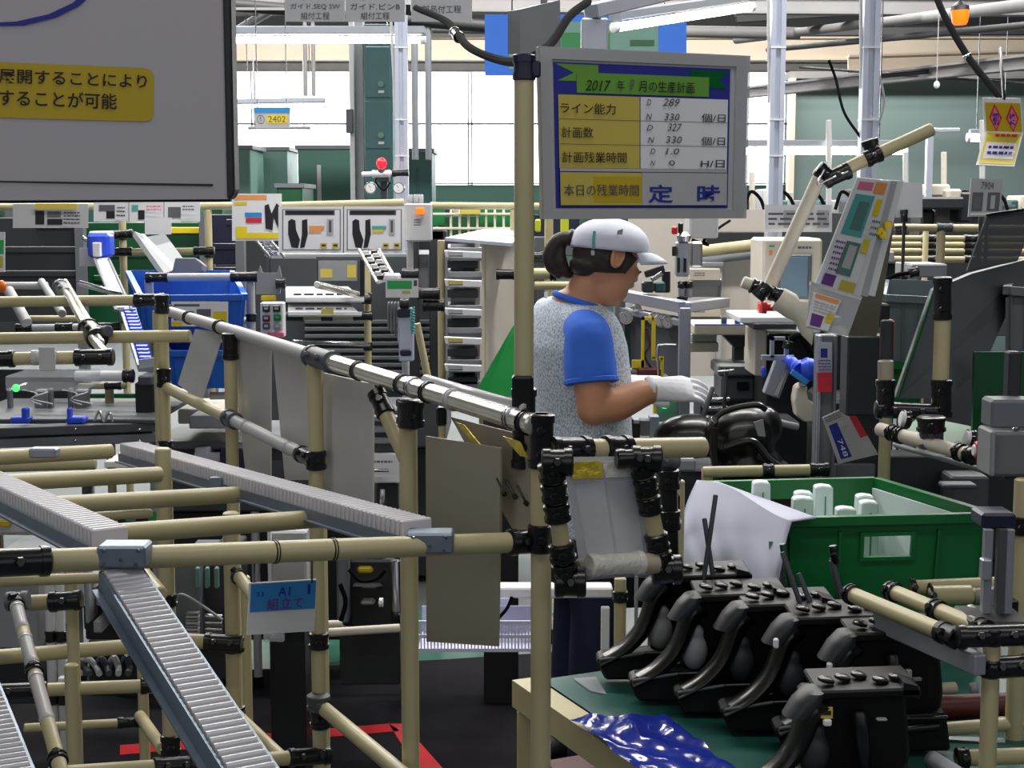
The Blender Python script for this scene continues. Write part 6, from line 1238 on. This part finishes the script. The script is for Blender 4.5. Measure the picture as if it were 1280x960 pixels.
# ears
for q in (1, -1):
    ec = HC + hl * q * .082 - hh * .018 - hu * .004
    if q == 1: ec = ec
    bm = bmesh.new(); pts = [ec + (hh * math.cos(a) * .019 + hu * math.sin(a) * .030) * (1 - .15 * (a > 3)) for a in [i * 2 * math.pi / 14 for i in range(15)]]
    add_tube(bm, pts, .0055, 6); add_ell(bm, ec - hl * q * .003, hh * .018, hl * .007, hu * .028, 10, 8); fuse(wk, 'ear', 'skin', bm, .003, 2)
# eyes, brows, mouth
for q in (1, -1):
    bm = bmesh.new(); add_ell(bm, HC + hh * .088 - hu * .026 + hl * q * .033, hh * .010, hl * .013, hu * .008, 12, 8); e_ = obj('eye', bm, 'white', wk, True)
    bm = bmesh.new(); add_ell(bm, HC + hh * .096 - hu * .029 + hl * q * .033, hh * .003, hl * .005, hu * .005, 10, 6); obj('iris', bm, 'hair', e_, True)
    hose(wk, [HC + hh * .086 - hu * .008 + hl * q * .055, HC + hh * .100 - hu * .004 + hl * q * .035, HC + hh * .104 - hu * .008 + hl * q * .016], .0028, 'hair', 'eyebrow')
hose(wk, [HC + hh * .084 - hu * .072 + hl * .020, HC + hh * .100 - hu * .071, HC + hh * .084 - hu * .072 - hl * .020], .0035, 'lips', 'mouth')
# hair
bm = bmesh.new(); add_ell(bm, HC + hu * .010 - hh * .008, hh * .092, hl * .081, hu * .103, 20, 14)
for v in list(bm.verts):
    pass
geom = bm.verts[:] + bm.edges[:] + bm.faces[:]
bmesh.ops.bisect_plane(bm, geom=geom, plane_co=HC + hh * .030, plane_no=(hh - hu * .25).normalized(), clear_outer=True)
geom = bm.verts[:] + bm.edges[:] + bm.faces[:]
bmesh.ops.bisect_plane(bm, geom=geom, plane_co=HC - hu * .052 - hh * .03, plane_no=(-hu + hh * .3).normalized(), clear_outer=True)
bmesh.ops.holes_fill(bm, edges=bm.edges[:])
add_ell(bm, HC - hh * .060 - hu * .045, hh * .035, hl * .050, hu * .030, 12, 8)
for q in (1, -1): add_loft(bm, [(HC + hh * .030 + hl * q * .074 + hu * .02, hh * .026, hl * .008), (HC + hh * .026 + hl * q * .074 - hu * .012, hh * .014, hl * .006), (HC + hh * .024 + hl * q * .072 - hu * .035, hh * .005, hl * .004)], 10)
fuse(wk, 'hair', 'hair', bm, .004, 3)
bm = bmesh.new(); chain(bm, [pw(726, 304), pw(711, 298), pw(697, 302), pw(688, 318), pw(690, 334), pw(700, 348)], [.016, .020, .022, .022, .018, .006], 12)
chain(bm, [pw(700, 305), pw(700, 325), pw(710, 342), pw(722, 334)], [.016, .020, .016, .006], 10); fuse(wk, 'ponytail', 'hair', bm, .004, 2)
bm = bmesh.new(); add_ell(bm, pw(715, 298), (.014, 0, 0), (0, .024, 0), (0, 0, .026)); obj('hair_band', bm, 'navy_plastic', wk, True)
# cap
ch = V((.95, .30, -.10)).normalized(); cl = ch.cross(V((0, 0, 1))).normalized(); cu = cl.cross(ch).normalized(); CC = pw(762, 309)
bm = bmesh.new(); bmesh.ops.create_uvsphere(bm, u_segments=32, v_segments=20, radius=1); M = Matrix((ch * .106, cl * .095, cu * .088)).transposed()
for v in bm.verts:
    z = v.co.z; p = v.co.copy()
    if z > .35: p.z = .35 + (z - .35) * .78
    v.co = CC + M @ p
geom = bm.verts[:] + bm.edges[:] + bm.faces[:]; bmesh.ops.bisect_plane(bm, geom=geom, plane_co=CC - cu * .008, plane_no=-cu, clear_outer=True)
cp_ = obj('cap', bm, 'cap', wk, True); md = cp_.modifiers.new('t', 'SOLIDIFY'); md.thickness = .004; md.offset = 1
bm = add_lathe(bmesh.new(), CC + cu * .074, CC + cu * .082, [(0, .008), (1, .005)], 10); obj('button', bm, 'cap', cp_, True)
for a in range(8):
    th = a * math.pi / 4; pts = [CC + ch * math.cos(th) * .1075 * math.cos(f) + cl * math.sin(th) * .0965 * math.cos(f) + cu * (.088 * (math.sin(f) if math.sin(f) < .35 else .35 + (math.sin(f) - .35) * .78) + .001) for f in [i * math.pi / 2 / 9 for i in range(10)]]
    obj('seam', add_tube(bmesh.new(), pts, .0012, 5), 'cap', cp_, True)
bm = bmesh.new(); rows = []
for i in range(13):
    th = -1.15 + 2.3 * i / 12; row = []
    for j in range(6):
        f = j / 5; p = CC + ch * (math.cos(th) * (.106 + .066 * f * math.cos(th * .75))) + cl * math.sin(th) * (.095 + .004 * f) - cu * (.004 + .022 * f * f + .016 * (math.sin(th) ** 2) * f); row.append(bm.verts.new(p))
    rows.append(row)
for i in range(12):
    for j in range(5): bm.faces.new((rows[i][j], rows[i + 1][j], rows[i + 1][j + 1], rows[i][j + 1]))
br = obj('cap_brim', bm, 'cap', wk, True); md = br.modifiers.new('t', 'SOLIDIFY'); md.thickness = .004
hose(wk, [pw(743, 289, -.092), pw(742, 300, -.095), pw(742, 311, -.092)], .004, 'print_teal', 'cap_strap'); box(wk, 'strap_clip', 'grey_light', pw(741, 316, -.088), (.010, .006, .014), None, .002)
slab(wk, 'cap_emblem', 'grey', [pw(772, 288, -.089), pw(779, 286, -.087), pw(778, 293, -.091), pw(771, 293, -.092)], .002)
# shirt: collar and sleeves
bm = bmesh.new(); trunk(bm, .003, 0, 560, rows=[(380, 716, .068, .075), (392, 718, .095, .12)] + TR_[1:6])
chain(bm, [SH + V((-.02, .05, .015)), SH + V((0, 0, .0)), SH.lerp(EL, .4), SH.lerp(EL, .66)], [.050, .064, .071, .071], 18)
chain(bm, [SH2 + V((-.02, -.05, .015)), SH2, SH2.lerp(EL2, .4), SH2.lerp(EL2, .66)], [.060, .068, .070, .070], 18)
fuse(wk, 'shirt', 'shirt', bm, .007, 6)
bm = bmesh.new(); c_ = SH.lerp(EL, .655); d_ = (EL - SH).normalized(); add_lathe(bm, c_ - d_ * .010, c_ + d_ * .006, [(0, .068), (.2, .074), (.8, .074), (1, .068)], 20); obj('sleeve_cuff', bm, 'shirt', wk, True)
pts = [pw(722, 374, .0) + V((math.cos(a) * .062, math.sin(a) * .062, -.020 * math.cos(a) - .004)) for a in [i * math.pi / 9 for i in range(19)]]
obj('collar', add_tube(bmesh.new(), pts, .009, 8), 'shirt', wk, True)
# knitted vest
bm = bmesh.new(); trunk(bm, .020, rows=[(372, 709, .046, .062), (377, 711, .066, .100), (384, 714, .080, .130), (393, 716, .092, .148), (406, 718, .104, .164)] + [(430, 719, .118, .178)] + TR_[3:])

vest = fuse(wk, 'vest', 'knit', bm, .007, 5)
slab(wk, 'vest_label', 'grey', [pw(681, 364, -.06), pw(686, 364, -.06), pw(684, 372, -.08), pw(680, 371, -.08)], .003)
# trousers and shoes
bm = bmesh.new(); add_loft(bm, [(pw(730, 640, .05), hf * .128, hs * .175), (pw(730, 690, .05), hf * .128, hs * .175), (pw(730, 730, .05), hf * .10, hs * .16)], 24)
for q in (-1, 1):
    hj = hips + hs * q * .085; add_loft(bm, [(hj, hf * .105, hs * .092), (V((hj.x, hj.y, .72)), hf * .092, hs * .086), (V((hj.x + .01, hj.y, .48)), hf * .072, hs * .068), (V((hj.x, hj.y, .30)), hf * .068, hs * .064), (V((hj.x - .01, hj.y, .07)), hf * .060, hs * .058)], 16)
fuse(wk, 'trousers', 'denim', bm, .008, 4)
for q in (-1, 1):
    hj = hips + hs * q * .085; b0 = V((hj.x, hj.y, .012)); bm = bmesh.new(); add_loft(bm, [(b0 - hf * .075 + V((0, 0, .03)), hs * .030, V((0, 0, .028))), (b0 - hf * .03 + V((0, 0, .045)), hs * .038, V((0, 0, .044))), (b0 + hf * .05 + V((0, 0, .040)), hs * .042, V((0, 0, .038))), (b0 + hf * .13 + V((0, 0, .028)), hs * .042, V((0, 0, .026))), (b0 + hf * .175 + V((0, 0, .02)), hs * .025, V((0, 0, .016)))], 14); obj('shoe', bm, 'charcoal', wk, True)
# gloves
def hand(W0, fwd, side, up, name, sc=1.0, bend=1.0):
    bm = bmesh.new()
    add_loft(bm, [(W0 - fwd * .030 * sc, side * .036 * sc, up * .032 * sc), (W0, side * .036 * sc, up * .030 * sc), (W0 + fwd * .03 * sc, side * .041 * sc, up * .027 * sc), (W0 + fwd * .065 * sc, side * .045 * sc, up * .022 * sc), (W0 + fwd * .088 * sc - up * .006, side * .042 * sc, up * .016 * sc)], 16)
    for i, (o_, L) in enumerate(((.032, .074), (.011, .082), (-.011, .077), (-.031, .062))):
        b = W0 + fwd * .080 * sc + side * o_ * sc - up * .004; bd = bend * (1 + .12 * i); p = [b - fwd * .02]; d = fwd.copy(); q = b
        for s_, a_ in ((.40, .35), (.34, .55), (.26, .45)):
            d = (d * math.cos(a_ * bd) - up * math.sin(a_ * bd)).normalized() if s_ == .40 else (d + (-up * .45 - fwd * .12) * bd).normalized()
            q = q + d * L * s_ * sc; p.append(q.copy())
        p.insert(1, b); add_tube(bm, spline(p, 3), [.0105 * sc * (1 - .022 * z) for z in range(len(spline(p, 3)))], 8)
    tb = W0 + fwd * .030 * sc + side * .036 * sc - up * .012
    p = [tb - side * .012, tb + fwd * .020 * sc + side * .010 * sc - up * .014, tb + fwd * .045 * sc + side * .012 * sc - up * .026, tb + fwd * .066 * sc + side * .004 * sc - up * .034]
    add_tube(bm, spline(p, 3), [.0135 * sc * (1 - .025 * z) for z in range(10)], 8)
    g_ = fuse(wk, name, 'glove', bm, .0032, 2, .5)
    bm = add_lathe(bmesh.new(), W0 - fwd * .038 * sc, W0 - fwd * .018 * sc, [(0, .034), (.3, .0385), (.7, .0385), (1, .036)], 18); obj('cuff', bm, 'glove', g_, True)
f1 = (pw(882, 487, -.10) - WR).normalized(); f1 = (V((.97, .10, .02))).normalized(); s1 = V((-.08, -.55, .78)).normalized(); s1 = (s1 - f1 * s1.dot(f1)).normalized()
s1 = V((0.05, .72, .62)); s1 = (s1 - f1 * s1.dot(f1)).normalized(); u1 = f1.cross(s1); u1 = u1 if u1.z > 0 else -u1
hand(WR + V((.006, 0, 0)), f1, s1, u1, 'glove', 1.0, .8)
f2 = V((.96, -.12, .05)).normalized(); s2 = V((0, -.9, -.3)); s2 = (s2 - f2 * s2.dot(f2)).normalized(); u2 = f2.cross(s2); u2 = u2 if u2.z > 0 else -u2
hand(WR2, f2, s2, u2, 'glove', .95, .5)
finalize()
print('OBJS', len(bpy.data.objects), 'TRIS', sum(len(o.data.polygons) for o in bpy.data.objects if o.type == 'MESH'))
